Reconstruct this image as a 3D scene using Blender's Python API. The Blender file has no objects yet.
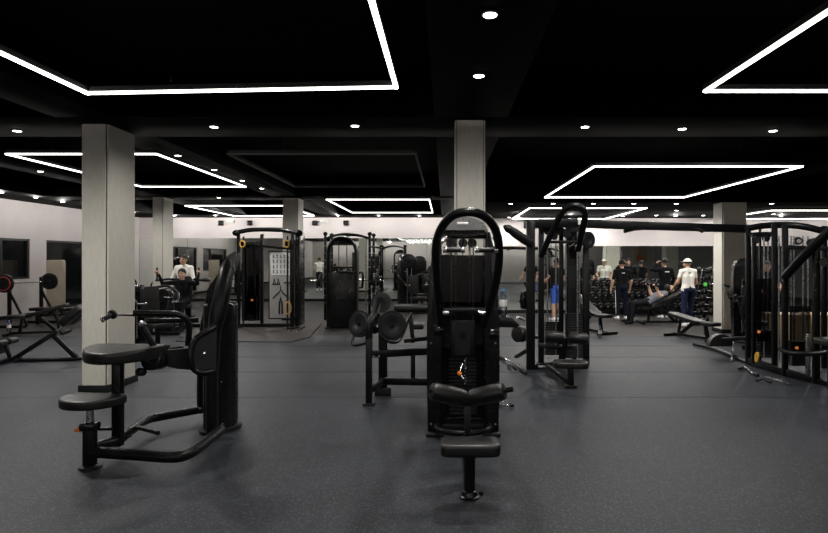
import bpy, bmesh, math, random
import numpy as np
from mathutils import Vector as V, Matrix as M

random.seed(7)
SC = bpy.context.scene
COL = SC.collection
PI = math.pi

# ------------------------------------------------------------------ camera, world, exposure
F, CX, CY, EYE = 560.0, 445.0, 260.0, 1.70          # focal length in pixels, vanishing point, eye height
cam_d = bpy.data.cameras.new('camera')
cam = bpy.data.objects.new('camera', cam_d); COL.objects.link(cam)
cam.location = (0, 0, EYE); cam.rotation_euler = (PI / 2, 0, 0)
cam_d.sensor_fit = 'HORIZONTAL'; cam_d.sensor_width = 36.0
cam_d.lens = F / 828 * 36.0
cam_d.shift_x = (414 - CX) / 828.0
cam_d.shift_y = (CY - 266.5) / 828.0
cam_d.clip_start = 0.05; cam_d.clip_end = 200
SC.camera = cam

world = bpy.data.worlds.new('night'); SC.world = world
world.use_nodes = True
world.node_tree.nodes['Background'].inputs[0].default_value = (0.002, 0.002, 0.003, 1)
world.node_tree.nodes['Background'].inputs[1].default_value = 1.0
SC.view_settings.view_transform = 'Standard'
SC.view_settings.look = 'None'
SC.view_settings.gamma = 1.0
SC.view_settings.use_curve_mapping = False
SC.view_settings.exposure = -0.10
SC.cycles.use_denoising = True
SC.cycles.max_bounces = 8
SC.cycles.transparent_max_bounces = 12
SC.cycles.sample_clamp_indirect = 4.0

LED_STRENGTH = 6.0
SPOT_W = 190.0
WASH_W = 330.0


def P(px, py, Y):
    """point at depth Y (metres from the camera) seen at a photo position"""
    return V(((px - CX) * Y / F, Y, EYE - (py - CY) * Y / F))


# ------------------------------------------------------------------ materials
MATS = {}


def mat(name, col, rough=0.5, metal=0.0, var=0.0, vscale=20.0, bump=0.0, bscale=200.0, spec=0.5,
        emit=None, estr=0.0, rvar=0.0, stretch=None, coat=0.0):
    m = bpy.data.materials.new(name); m.use_nodes = True
    nt = m.node_tree; b = nt.nodes['Principled BSDF']
    c = (col[0], col[1], col[2], 1)
    b.inputs['Base Color'].default_value = c
    b.inputs['Roughness'].default_value = rough
    b.inputs['Metallic'].default_value = metal
    b.inputs['Specular IOR Level'].default_value = spec
    if coat:
        b.inputs['Coat Weight'].default_value = coat
        b.inputs['Coat Roughness'].default_value = 0.15
    if emit:
        b.inputs['Emission Color'].default_value = (*emit, 1)
        b.inputs['Emission Strength'].default_value = estr
    tc = nt.nodes.new('ShaderNodeTexCoord')
    vec = tc.outputs['Object']
    if stretch:
        mp = nt.nodes.new('ShaderNodeMapping'); mp.inputs['Scale'].default_value = stretch
        nt.links.new(vec, mp.inputs[0]); vec = mp.outputs[0]
    if var or rvar:
        n = nt.nodes.new('ShaderNodeTexNoise'); n.inputs['Scale'].default_value = vscale
        n.inputs['Detail'].default_value = 4
        nt.links.new(vec, n.inputs['Vector'])
        if var:
            r = nt.nodes.new('ShaderNodeValToRGB')
            r.color_ramp.elements[0].position = 0.3; r.color_ramp.elements[1].position = 0.7
            r.color_ramp.elements[0].color = tuple(x * (1 - var) for x in col) + (1,)
            r.color_ramp.elements[1].color = tuple(min(1, x * (1 + var)) for x in col) + (1,)
            nt.links.new(n.outputs['Fac'], r.inputs[0]); nt.links.new(r.outputs[0], b.inputs['Base Color'])
        if rvar:
            mr = nt.nodes.new('ShaderNodeMapRange')
            mr.inputs['From Min'].default_value = 0.3; mr.inputs['From Max'].default_value = 0.7
            mr.inputs['To Min'].default_value = max(0.02, rough - rvar); mr.inputs['To Max'].default_value = min(1, rough + rvar)
            nt.links.new(n.outputs['Fac'], mr.inputs[0]); nt.links.new(mr.outputs[0], b.inputs['Roughness'])
    if bump:
        n2 = nt.nodes.new('ShaderNodeTexNoise'); n2.inputs['Scale'].default_value = bscale
        bp = nt.nodes.new('ShaderNodeBump'); bp.inputs['Strength'].default_value = bump
        bp.inputs['Distance'].default_value = 0.002
        nt.links.new(tc.outputs['Object'], n2.inputs['Vector'])
        nt.links.new(n2.outputs['Fac'], bp.inputs['Height']); nt.links.new(bp.outputs[0], b.inputs['Normal'])
    MATS[name] = m
    return m


def sheet(name, tint, opacity, rough=0.05):
    """thin clear or smoked sheet: part see-through, part glossy"""
    m = bpy.data.materials.new(name); m.use_nodes = True
    nt = m.node_tree; nt.nodes.remove(nt.nodes['Principled BSDF'])
    out = nt.nodes['Material Output']
    tr = nt.nodes.new('ShaderNodeBsdfTransparent'); tr.inputs[0].default_value = (*tint, 1)
    gl = nt.nodes.new('ShaderNodeBsdfGlossy'); gl.inputs['Roughness'].default_value = rough
    n = nt.nodes.new('ShaderNodeTexNoise'); n.inputs['Scale'].default_value = 30
    fr = nt.nodes.new('ShaderNodeFresnel'); fr.inputs[0].default_value = 1.45
    ad = nt.nodes.new('ShaderNodeMath'); ad.operation = 'ADD'; ad.use_clamp = True
    ad.inputs[1].default_value = opacity
    mx = nt.nodes.new('ShaderNodeMixShader')
    nt.links.new(fr.outputs[0], ad.inputs[0]); nt.links.new(ad.outputs[0], mx.inputs[0])
    nt.links.new(tr.outputs[0], mx.inputs[1]); nt.links.new(gl.outputs[0], mx.inputs[2])
    nt.links.new(mx.outputs[0], out.inputs[0])
    mr = nt.nodes.new('ShaderNodeMapRange')
    mr.inputs['To Min'].default_value = rough * 0.6; mr.inputs['To Max'].default_value = rough * 1.4
    nt.links.new(n.outputs['Fac'], mr.inputs[0]); nt.links.new(mr.outputs[0], gl.inputs['Roughness'])
    MATS[name] = m
    return m


mat('black_metal', (0.0032, 0.0036, 0.0038), 0.32, 0.0, var=0.25, vscale=40, bump=0.08, bscale=500, rvar=0.06, spec=0.2)
mat('black_plastic', (0.0040, 0.0040, 0.0043), 0.24, 0.0, var=0.2, vscale=15, rvar=0.06, spec=0.26)
mat('matte_black', (0.0045, 0.0045, 0.0048), 0.65, 0.0, var=0.2, vscale=15, spec=0.25)
mat('vinyl', (0.0068, 0.0066, 0.0064), 0.38, 0.0, var=0.15, vscale=8, bump=0.25, bscale=350, rvar=0.06, spec=0.38)
mat('rubber', (0.007, 0.007, 0.0075), 0.5, 0.0, var=0.25, vscale=30, bump=0.2, bscale=300, spec=0.3)
mat('chrome', (0.78, 0.78, 0.79), 0.14, 1.0, rvar=0.05, vscale=30)
mat('steel', (0.42, 0.42, 0.42), 0.30, 1.0, rvar=0.08, vscale=40)
mat('dark_steel', (0.035, 0.035, 0.037), 0.34, 1.0, rvar=0.08, vscale=30)
mat('hood_silver', (0.13, 0.13, 0.128), 0.30, 0.35, rvar=0.05, vscale=25)
mat('orange', (0.75, 0.20, 0.03), 0.40, var=0.1, vscale=30)
mat('yellow', (0.50, 0.29, 0.04), 0.45, var=0.1, vscale=30)
mat('green', (0.10, 0.65, 0.08), 0.45, var=0.1, vscale=30)
mat('red', (0.45, 0.05, 0.05), 0.5, var=0.1, vscale=30)
mat('white_plastic', (0.72, 0.72, 0.71), 0.40, var=0.05, vscale=12)
mat('label_white', (0.66, 0.66, 0.64), 0.5, var=0.1, vscale=60)
mat('board_grey', (0.30, 0.295, 0.285), 0.55, var=0.08, vscale=10)
mat('plate_iron', (0.007, 0.007, 0.0075), 0.38, 0.0, var=0.3, vscale=25, bump=0.3, bscale=180, spec=0.3)
mat('cladding', (0.50, 0.48, 0.42), 0.55, var=0.07, vscale=5, stretch=(9, 9, 1.2), bump=0.1, bscale=90)
mat('groove', (0.012, 0.012, 0.012), 0.7, var=0.1)
mat('wall_paint', (0.66, 0.61, 0.595), 0.80, var=0.05, vscale=1.3, bump=0.1, bscale=120)
mat('wall_grey', (0.13, 0.13, 0.135), 0.75, var=0.06, vscale=1.3, bump=0.1, bscale=120)
mat('ceiling_black', (0.0009, 0.0009, 0.0010), 0.8, var=0.2, vscale=3, spec=0.05)
mat('beam_black', (0.0006, 0.0006, 0.0007), 0.7, var=0.2, vscale=3, bump=0.1, bscale=60, spec=0.02)
mat('mirror', (0.80, 0.84, 0.80), 0.012, 1.0, rvar=0.006, vscale=3)
mat('window_frame', (0.012, 0.012, 0.013), 0.4, var=0.1)
mat('night_glass', (0.006, 0.007, 0.008), 0.06, 0.0, rvar=0.03, vscale=4, spec=0.6)
mat('plywood', (0.60, 0.44, 0.27), 0.55, var=0.12, vscale=7, stretch=(1, 6, 6))
mat('cream_board', (0.52, 0.45, 0.34), 0.6, var=0.10, vscale=5)
mat('water', (0.70, 0.76, 0.80), 0.12, var=0.05, spec=0.6)
mat('bottle_cap', (0.08, 0.22, 0.55), 0.4, var=0.1)
mat('led_off', (0.16, 0.16, 0.165), 0.5, var=0.05)
mat('led', (0.9, 0.9, 0.9), 0.5, emit=(1.0, 0.975, 0.92), estr=LED_STRENGTH)
mat('lamp', (0.9, 0.9, 0.9), 0.5, emit=(1.0, 0.97, 0.93), estr=14.0)
mat('led_body', (0.03, 0.03, 0.03), 0.5, var=0.1)
mat('skin', (0.50, 0.30, 0.205), 0.5, var=0.08, vscale=18, bump=0.1, bscale=150)
mat('skin_tan', (0.40, 0.225, 0.145), 0.5, var=0.08, vscale=18, bump=0.1, bscale=150)
mat('hair', (0.008, 0.007, 0.006), 0.55, var=0.4, vscale=60, stretch=(1, 1, 0.2), bump=0.5, bscale=120, spec=0.2)
mat('cloth_black', (0.007, 0.007, 0.008), 0.85, var=0.3, vscale=20, bump=0.3, bscale=90, spec=0.1)
mat('cloth_white', (0.70, 0.68, 0.62), 0.85, var=0.06, vscale=9, bump=0.4, bscale=40)
mat('cloth_cream', (0.66, 0.60, 0.46), 0.85, var=0.06, vscale=9, bump=0.4, bscale=40)
mat('cloth_grey', (0.13, 0.14, 0.16), 0.85, var=0.15, vscale=12, bump=0.4, bscale=40, spec=0.1)
mat('cloth_ink', (0.006, 0.008, 0.016), 0.85, var=0.15, vscale=12, bump=0.4, bscale=40, spec=0.1)
mat('cloth_navy', (0.011, 0.016, 0.040), 0.85, var=0.15, vscale=12, bump=0.4, bscale=40, spec=0.1)
mat('cloth_blue', (0.03, 0.09, 0.45), 0.8, var=0.15, vscale=12, bump=0.4, bscale=40, spec=0.1)
mat('shoe_white', (0.65, 0.65, 0.64), 0.6, var=0.05, vscale=20)
mat('eye', (0.02, 0.015, 0.012), 0.2, var=0.1)
mat('lip', (0.36, 0.16, 0.13), 0.5, var=0.1)
sheet('smoked', (0.42, 0.42, 0.43), 0.008, 0.06)
sheet('bottle_clear', (0.72, 0.80, 0.86), 0.14, 0.06)
sheet('clear', (0.82, 0.84, 0.85), 0.05, 0.04)


def floor_material(name, base, fleck, warm):
    m = bpy.data.materials.new(name); m.use_nodes = True
    nt = m.node_tree; b = nt.nodes['Principled BSDF']; L = nt.links.new
    g = nt.nodes.new('ShaderNodeNewGeometry')
    v1 = nt.nodes.new('ShaderNodeTexVoronoi'); v1.inputs['Scale'].default_value = 105
    L(g.outputs['Position'], v1.inputs['Vector'])
    r1 = nt.nodes.new('ShaderNodeValToRGB')            # which cells are flecks
    r1.color_ramp.interpolation = 'CONSTANT'
    r1.color_ramp.elements[0].color = (0, 0, 0, 1)
    r1.color_ramp.elements[1].position = 0.84; r1.color_ramp.elements[1].color = (1, 1, 1, 1)
    sep = nt.nodes.new('ShaderNodeSeparateColor'); L(v1.outputs['Color'], sep.inputs[0])
    L(sep.outputs[0], r1.inputs[0])
    n1 = nt.nodes.new('ShaderNodeTexNoise'); n1.inputs['Scale'].default_value = 0.9; n1.inputs['Detail'].default_value = 7
    n1.inputs['Roughness'].default_value = 0.62; n1.inputs['Distortion'].default_value = 0.6
    L(g.outputs['Position'], n1.inputs['Vector'])
    r2 = nt.nodes.new('ShaderNodeValToRGB')            # scuffs and dust: worn, lighter patches
    r2.color_ramp.elements[0].position = 0.36; r2.color_ramp.elements[1].position = 0.68
    r2.color_ramp.elements[0].color = tuple(x * 0.55 for x in base) + (1,)
    r2.color_ramp.elements[1].color = tuple(x * 1.6 for x in base) + (1,)
    L(n1.outputs['Fac'], r2.inputs[0])
    mp = nt.nodes.new('ShaderNodeMapping'); mp.inputs['Scale'].default_value = (7, 1.1, 1)
    mp.inputs['Rotation'].default_value = (0, 0, 0.25)
    L(g.outputs['Position'], mp.inputs[0])
    n3 = nt.nodes.new('ShaderNodeTexNoise'); n3.inputs['Scale'].default_value = 1.3; n3.inputs['Detail'].default_value = 5
    L(mp.outputs[0], n3.inputs['Vector'])
    r3 = nt.nodes.new('ShaderNodeValToRGB')            # drag streaks
    r3.color_ramp.elements[0].position = 0.58; r3.color_ramp.elements[1].position = 0.80
    r3.color_ramp.elements[0].color = (0, 0, 0, 1); r3.color_ramp.elements[1].color = (0.5, 0.5, 0.5, 1)
    L(n3.outputs['Fac'], r3.inputs[0])
    mx = nt.nodes.new('ShaderNodeMix'); mx.data_type = 'RGBA'
    L(r3.outputs[0], mx.inputs[0]); L(r2.outputs[0], mx.inputs[6])
    mx.inputs[7].default_value = tuple(x * 2.2 for x in base) + (1,)
    mx2 = nt.nodes.new('ShaderNodeMix'); mx2.data_type = 'RGBA'
    mu = nt.nodes.new('ShaderNodeMath'); mu.operation = 'MULTIPLY'; mu.inputs[1].default_value = 0.75
    L(r1.outputs[0], mu.inputs[0]); L(mu.outputs[0], mx2.inputs[0])
    L(mx.outputs[2], mx2.inputs[6]); mx2.inputs[7].default_value = fleck + (1,)
    L(mx2.outputs[2], b.inputs['Base Color'])
    b.inputs['Specular IOR Level'].default_value = 0.30
    mr = nt.nodes.new('ShaderNodeMapRange'); mr.inputs['To Min'].default_value = 0.42; mr.inputs['To Max'].default_value = 0.66
    L(n1.outputs['Fac'], mr.inputs[0]); L(mr.outputs[0], b.inputs['Roughness'])
    n4 = nt.nodes.new('ShaderNodeTexNoise'); n4.inputs['Scale'].default_value = 160
    L(g.outputs['Position'], n4.inputs['Vector'])
    bp = nt.nodes.new('ShaderNodeBump'); bp.inputs['Strength'].default_value = 0.35; bp.inputs['Distance'].default_value = 0.002
    L(n4.outputs['Fac'], bp.inputs['Height']); L(bp.outputs[0], b.inputs['Normal'])
    MATS[name] = m


floor_material('floor_rubber', (0.0110, 0.0122, 0.0155), (0.046, 0.058, 0.078), 0)
floor_material('floor_warm', (0.026, 0.0240, 0.0225), (0.040, 0.039, 0.038), 1)
floor_material('mat_brown', (0.024, 0.020, 0.018), (0.035, 0.030, 0.028), 1)


# ------------------------------------------------------------------ mesh builder
def frame_from(d, up=V((0, 0, 1))):
    d = d.normalized()
    if abs(d.dot(up)) > 0.98:
        up = V((0, 1, 0))
    x = up.cross(d).normalized(); y = d.cross(x).normalized()
    return M((x, y, d)).transposed()           # columns: side, up, along


def catmull(pts, n=6, closed=False):
    pts = [V(p) for p in pts]; out = []
    N = len(pts)
    rng = range(N if closed else N - 1)
    for i in rng:
        if closed:
            p0, p1, p2, p3 = pts[(i - 1) % N], pts[i], pts[(i + 1) % N], pts[(i + 2) % N]
        else:
            p1, p2 = pts[i], pts[i + 1]
            p0 = pts[i - 1] if i else p1 * 2 - p2
            p3 = pts[i + 2] if i + 2 < N else p2 * 2 - p1
        for k in range(n):
            t = k / n
            out.append(0.5 * ((2 * p1) + (p2 - p0) * t + (2 * p0 - 5 * p1 + 4 * p2 - p3) * t * t + (3 * p1 - p0 - 3 * p2 + p3) * t ** 3))
    if not closed:
        out.append(pts[-1])
    return out


class B:
    def __init__(s):
        s.bm = bmesh.new()

    def box(s, c, size, rot=None, bev=0.0, seg=2):
        mt = M.Translation(V(c))
        if rot is not None:
            mt = mt @ (rot.to_4x4() if isinstance(rot, M) else M.Rotation(rot, 4, 'Z'))
        mt = mt @ M.Diagonal((size[0], size[1], size[2], 1))
        r = bmesh.ops.create_cube(s.bm, size=1, matrix=mt)
        if bev:
            ed = list({e for v in r['verts'] for e in v.link_edges})
            bmesh.ops.bevel(s.bm, geom=ed, offset=min(bev, min(size) * 0.45), segments=seg, affect='EDGES', profile=0.5)
        return s

    def bar(s, p0, p1, w=0.06, h=None, bev=0.008, ext=0.0):
        p0, p1 = V(p0), V(p1); d = p1 - p0
        L = d.length + 2 * ext
        s.box((p0 + p1) / 2, (w, h or w, L), frame_from(d), bev)
        return s

    def cyl(s, p0, p1, r0, r1=None, n=18, bev=0.0):
        p0, p1 = V(p0), V(p1); d = p1 - p0
        r1 = r0 if r1 is None else r1
        mt = M.Translation((p0 + p1) / 2) @ frame_from(d).to_4x4()
        r = bmesh.ops.create_cone(s.bm, cap_ends=True, cap_tris=False, segments=n, radius1=r0, radius2=r1, depth=d.length, matrix=mt)
        if bev:
            ed = list({e for v in r['verts'] for e in v.link_edges if len(e.link_faces) == 2 and any(len(f.verts) > 4 for f in e.link_faces)})
            bmesh.ops.bevel(s.bm, geom=ed, offset=bev, segments=2, affect='EDGES', profile=0.5)
        return s

    def tube(s, pts, r, n=10, closed=False, sm=0, ry=None):
        if sm:
            pts = catmull(pts, sm, closed)
        pts = [V(p) for p in pts]
        N = len(pts); rings = []
        prev = None
        for i, p in enumerate(pts):
            a = pts[(i - 1) % N] if closed else pts[max(i - 1, 0)]
            b = pts[(i + 1) % N] if closed else pts[min(i + 1, N - 1)]
            t = (b - a).normalized()
            if prev is None:
                fr = frame_from(t); x, y = fr.col[0], fr.col[1]
            else:
                x = (prev - t * prev.dot(t)).normalized(); y = t.cross(x).normalized()
            prev = x
            rr = r[i] if isinstance(r, (list, tuple)) else r
            r2 = (ry if ry else rr)
            rings.append([s.bm.verts.new(p + x * math.cos(2 * PI * k / n) * rr + y * math.sin(2 * PI * k / n) * r2) for k in range(n)])
        for i in range(N if closed else N - 1):
            a, b = rings[i], rings[(i + 1) % N]
            for k in range(n):
                s.bm.faces.new((a[k], a[(k + 1) % n], b[(k + 1) % n], b[k]))
        if not closed:
            s.bm.faces.new(rings[0][::-1]); s.bm.faces.new(rings[-1])
        return s

    def lathe(s, prof, origin=(0, 0, 0), axis=(0, 0, 1), n=20):
        fr = frame_from(V(axis)); o = V(origin); rings = []
        for r, z in prof:
            rings.append([s.bm.verts.new(o + fr @ V((math.cos(2 * PI * k / n) * r, math.sin(2 * PI * k / n) * r, z))) for k in range(n)])
        for a, b in zip(rings, rings[1:]):
            for k in range(n):
                s.bm.faces.new((a[k], a[(k + 1) % n], b[(k + 1) % n], b[k]))
        s.bm.faces.new(rings[0][::-1]); s.bm.faces.new(rings[-1])
        return s

    def prism(s, poly, depth, mt=None, bev=0.0, seg=2):
        """polygon in local xy, thickness along local z, centred"""
        mt = mt or M()
        a = [s.bm.verts.new(mt @ V((x, y, -depth / 2))) for x, y in poly]
        b = [s.bm.verts.new(mt @ V((x, y, depth / 2))) for x, y in poly]
        n = len(poly)
        fs = [s.bm.faces.new(a[::-1]), s.bm.faces.new(b)]
        for k in range(n):
            s.bm.faces.new((a[k], a[(k + 1) % n], b[(k + 1) % n], b[k]))
        if bev:
            ed = list({e for f in fs for e in f.edges})
            bmesh.ops.bevel(s.bm, geom=ed, offset=bev, segments=seg, affect='EDGES', profile=0.6)
        return s

    def ell(s, c, r, rot=None, n=16):
        mt = M.Translation(V(c)) @ (rot.to_4x4() if rot is not None else M()) @ M.Diagonal((r[0], r[1], r[2], 1))
        bmesh.ops.create_uvsphere(s.bm, u_segments=n, v_segments=max(6, n // 2), radius=1, matrix=mt)
        return s

    def o(s, name, material, parent=None, world=False, sharp=38):
        bm = s.bm
        bmesh.ops.recalc_face_normals(bm, faces=bm.faces)
        if parent is not None and world:
            bm.transform(WM(parent).inverted())
        ca = math.radians(sharp)
        for f in bm.faces:
            f.smooth = True
        for e in bm.edges:
            if len(e.link_faces) == 2 and e.calc_face_angle(0) > ca:
                e.smooth = False
        me = bpy.data.meshes.new(name); bm.to_mesh(me); bm.free()
        me.materials.append(MATS[material])
        ob = bpy.data.objects.new(name, me); COL.objects.link(ob)
        if parent is not None:
            ob.parent = parent
        return ob


def WM(o):
    m = M.LocRotScale(o.location, o.rotation_euler, o.scale)
    while o.parent:
        o = o.parent
        m = M.LocRotScale(o.location, o.rotation_euler, o.scale) @ m
    return m


def tag(o, label=None, cat=None, group=None, kind=None):
    if label: o['label'] = label
    if cat: o['category'] = cat
    if group: o['group'] = group
    if kind: o['kind'] = kind
    return o


def thing(name, label, cat, loc=(0, 0, 0), rz=0.0, group=None):
    o = bpy.data.objects.new(name, None); COL.objects.link(o)
    o.location = loc; o.rotation_euler = (0, 0, rz); o.empty_display_size = 0.1
    return tag(o, label, cat, group)


def dup(root, loc, rz=None, label=None, group=None):
    def cp(o, par):
        c = o.copy(); COL.objects.link(c); c.parent = par
        for ch in o.children:
            cp(ch, c)
        return c
    r = cp(root, None)
    r.location = loc
    if rz is not None: r.rotation_euler = (0, 0, rz)
    if label: r['label'] = label
    if group: r['group'] = group
    return r


def arc(cx, cy, rx, ry, a0, a1, n=14):
    return [(cx + rx * math.cos(math.radians(a0 + (a1 - a0) * k / n)), cy + ry * math.sin(math.radians(a0 + (a1 - a0) * k / n))) for k in range(n + 1)]


XZ = M(((1, 0, 0, 0), (0, 0, 1, 0), (0, 1, 0, 0), (0, 0, 0, 1)))      # polygon xy -> world xz, thickness along y
YZ = M(((0, 0, 1, 0), (1, 0, 0, 0), (0, 1, 0, 0), (0, 0, 0, 1)))      # polygon xy -> world yz, thickness along x


def rrect(w, h, r, n=4):
    pts = []
    for sx, sy, a in ((1, 1, 0), (-1, 1, 90), (-1, -1, 180), (1, -1, 270)):
        pts += arc(sx * (w / 2 - r), sy * (h / 2 - r), r, r, a, a + 90, n)
    return pts


# ------------------------------------------------------------------ the room
BACK_L, BACK_R, STEP_X = 23.1, 17.95, 1.25
WALL_L, WALL_R, REAR = -12.6, 16.0, -7.0
ZB, ZC, ZS = 3.45, 3.95, 3.04                 # beams, ceiling, soffit


def struct(name, b, material, parent=None, label=None):
    o = b.o(name, material, parent)
    if parent is None:
        o['kind'] = 'structure'
        if label: o['label'] = label
    return o


fl = struct('floor', B().box(((WALL_L + WALL_R) / 2, 8, -0.06), (WALL_R - WALL_L + 0.4, 31.4, 0.1)), 'matte_black', None,
            'dark grey flecked rubber gym flooring laid in wide strips')
y = -7.0
edges = [-7.0]
while y < 5.0:
    y += 2.6; edges.append(y)
edges = [e for e in edges if e < 5.0] + [6.93, 8.50, 9.80, 11.1, 12.40, 14.0, 15.6, 17.2, 18.8, 20.4, 22.0, 23.1]
for a, b in zip(edges, edges[1:]):
    m = 'floor_warm' if a >= 12.3 else 'floor_rubber'
    x0, x1 = WALL_L, WALL_R
    if a > 17.9: x1 = STEP_X
    B().box(((x0 + x1) / 2, (a + b) / 2, -0.005), (x1 - x0, b - a - (0.02 if a > 6 else 0.002), 0.01), bev=0.001, seg=1).o('rubber_strip', m, fl)

struct('ceiling', B().box(((WALL_L + WALL_R) / 2, 8, ZC + 0.05), (WALL_R - WALL_L + 0.4, 31.4, 0.1)), 'ceiling_black', None, 'black painted ceiling above the hanging light frames')
W = 0.15
# left wall with two window openings
wl = B()
w1, w2 = (13.8, 17.0), (17.7, 20.5)
wz1, wz2 = (1.13, 2.33), (0.12, 2.33)
xs = WALL_L - W / 2
def wall_piece(bld, y0, y1, z0, z1): bld.box((xs, (y0 + y1) / 2, (z0 + z1) / 2), (W, y1 - y0, z1 - z0))
wall_piece(wl, -7.2, w1[0], 0, ZC); wall_piece(wl, w1[1], w2[0], 0, ZC); wall_piece(wl, w2[1], 23.4, 0, ZC)
wall_piece(wl, *w1, 0, wz1[0]); wall_piece(wl, *w1, wz1[1], ZC); wall_piece(wl, *w2, 0, wz2[0]); wall_piece(wl, *w2, wz2[1], ZC)
struct('wall_left', wl, 'wall_paint', None, 'pale painted side wall with two dark windows')
for i, (wy, wz) in enumerate(((w1, wz1), (w2, wz2))):
    fb = B(); t = 0.06
    yc, zc = (wy[0] + wy[1]) / 2, (wz[0] + wz[1]) / 2
    fb.box((WALL_L - 0.08, wy[0] + t / 2, zc), (0.1, t, wz[1] - wz[0])).box((WALL_L - 0.08, wy[1] - t / 2, zc), (0.1, t, wz[1] - wz[0]))
    fb.box((WALL_L - 0.08, yc, wz[0] + t / 2), (0.1, wy[1] - wy[0], t)).box((WALL_L - 0.08, yc, wz[1] - t / 2), (0.1, wy[1] - wy[0], t))
    fb.box((WALL_L - 0.08, yc + 0.55, zc), (0.09, t, wz[1] - wz[0]))
    wo = struct('window_%d' % (i + 1), fb, 'window_frame', None, 'black framed window dark with night outside')
    for y0, y1 in ((wy[0] + t, yc + 0.52), (yc + 0.58, wy[1] - t)):
        B().box((WALL_L - 0.10, (y0 + y1) / 2, zc), (0.012, y1 - y0, wz[1] - wz[0] - 2 * t)).o('pane', 'night_glass', wo)
struct('wall_right', B().box((WALL_R + W / 2, 8, ZC / 2), (W, 31, ZC)), 'wall_grey', None, 'dark grey side wall')
rear = struct('wall_rear', B().box(((WALL_L + WALL_R) / 2, REAR - W / 2, ZC / 2), (WALL_R - WALL_L, W, ZC)), 'wall_paint', None, 'pale wall behind the viewer')
dr = struct('door_1', B().box((-3.7, REAR + 0.03, 1.1), (1.2, 0.08, 2.25), bev=0.01), 'black_plastic', None, 'plain black door in the rear wall')
B().cyl((-3.25, REAR + 0.08, 1.05), (-3.25, REAR + 0.12, 1.05), 0.03).box((-3.31, REAR + 0.12, 1.05), (0.14, 0.02, 0.025)).o('door_handle', 'steel', dr)
struct('wall_back', B().box(((WALL_L + STEP_X) / 2, BACK_L + W / 2, ZC / 2), (STEP_X - WALL_L + 0.3, W, ZC)), 'wall_paint', None, 'pale back wall above the long mirror')
struct('wall_step', B().box((STEP_X + W / 2, (BACK_L + BACK_R) / 2 + 0.075, ZC / 2), (W, BACK_L - BACK_R + 0.15, ZC)), 'wall_paint', None, 'short return wall behind the middle pillar')
struct('wall_back_right', B().box(((STEP_X + WALL_R) / 2, BACK_R + W / 2 + 0.001, ZC / 2), (WALL_R - STEP_X, W, ZC)), 'wall_paint', None, 'pale back wall above the dumbbell mirror')

# mirrors in panels
def mirror(name, x0, x1, yb, z0, z1, n, label):
    t = thing(name, label, 'mirror', ((x0 + x1) / 2, yb - 0.02, z0))
    w = (x1 - x0) / n
    for k in range(n):
        B().box((x0 + w * (k + 0.5), yb - 0.012, (z0 + z1) / 2), (w - 0.006, 0.012, z1 - z0), bev=0.003, seg=1).o('mirror_panel', 'mirror', t, True)
    B().box(((x0 + x1) / 2, yb - 0.004, (z0 + z1) / 2), (x1 - x0, 0.006, z1 - z0)).o('backing', 'matte_black', t, True)
mirror('wall_mirror', WALL_L + 0.02, STEP_X - 0.02, BACK_L, 0.10, 2.60, 7, 'long wall mirror behind the cable trainer and the tall racks')
mirror('wall_mirror', STEP_X + 0.3, WALL_R - 0.1, BACK_R, 0.10, 2.15, 7, 'wall mirror behind the dumbbell rack and the standing men')
struct('baseboard_back', B().box(((WALL_L + STEP_X) / 2, BACK_L - 0.02, 0.05), (STEP_X - WALL_L, 0.03, 0.1)), 'matte_black')
struct('baseboard_back_right', B().box(((STEP_X + WALL_R) / 2, BACK_R - 0.02, 0.05), (WALL_R - STEP_X, 0.03, 0.1)), 'matte_black')
struct('baseboard_left', B().box((WALL_L + 0.012, 8, 0.05), (0.025, 30, 0.1)), 'matte_black')

# beams and the lower soffit on the right
zb = (ZB + ZC) / 2; hb = ZC - ZB
trims = [((0.32, 8.0), (0.9, 30)), ((-4.45, 8.0), (0.7, 30)), ((-8.0, 8.0), (0.7, 30)), ((7.2, 3.0), (0.7, 20)),
         ((-11.8, 8.0), (1.6, 30)), ((15.5, 3), (1.0, 20))]
k = 1
for (cx_, cy_), (sx, sy) in trims:
    struct('trim_%d' % k, B().box((cx_, cy_, zb), (sx, sy, hb), bev=0.01), 'beam_black', None, 'black ceiling beam running away from the viewer'); k += 1
for yc, sy in ((7.4, 1.1), (-0.4, 1.0), (15.8, 1.0), (22.35, 1.5), (-6.6, 0.8)):
    x1 = WALL_R if yc < 14 else STEP_X
    struct('trim_%d' % k, B().box(((WALL_L + x1) / 2, yc, zb - 0.002), (x1 - WALL_L, sy, hb), bev=0.01), 'beam_black', None, 'black ceiling beam crossing the room'); k += 1
struct('trim_%d' % k, B().box(((STEP_X - 0.4 + WALL_R) / 2, (13.0 + BACK_R) / 2, (ZS + ZC) / 2), (WALL_R - STEP_X + 0.4, BACK_R - 13.0, ZC - ZS), bev=0.01), 'beam_black', None, 'lowered black ceiling soffit over the dumbbell area')


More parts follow.
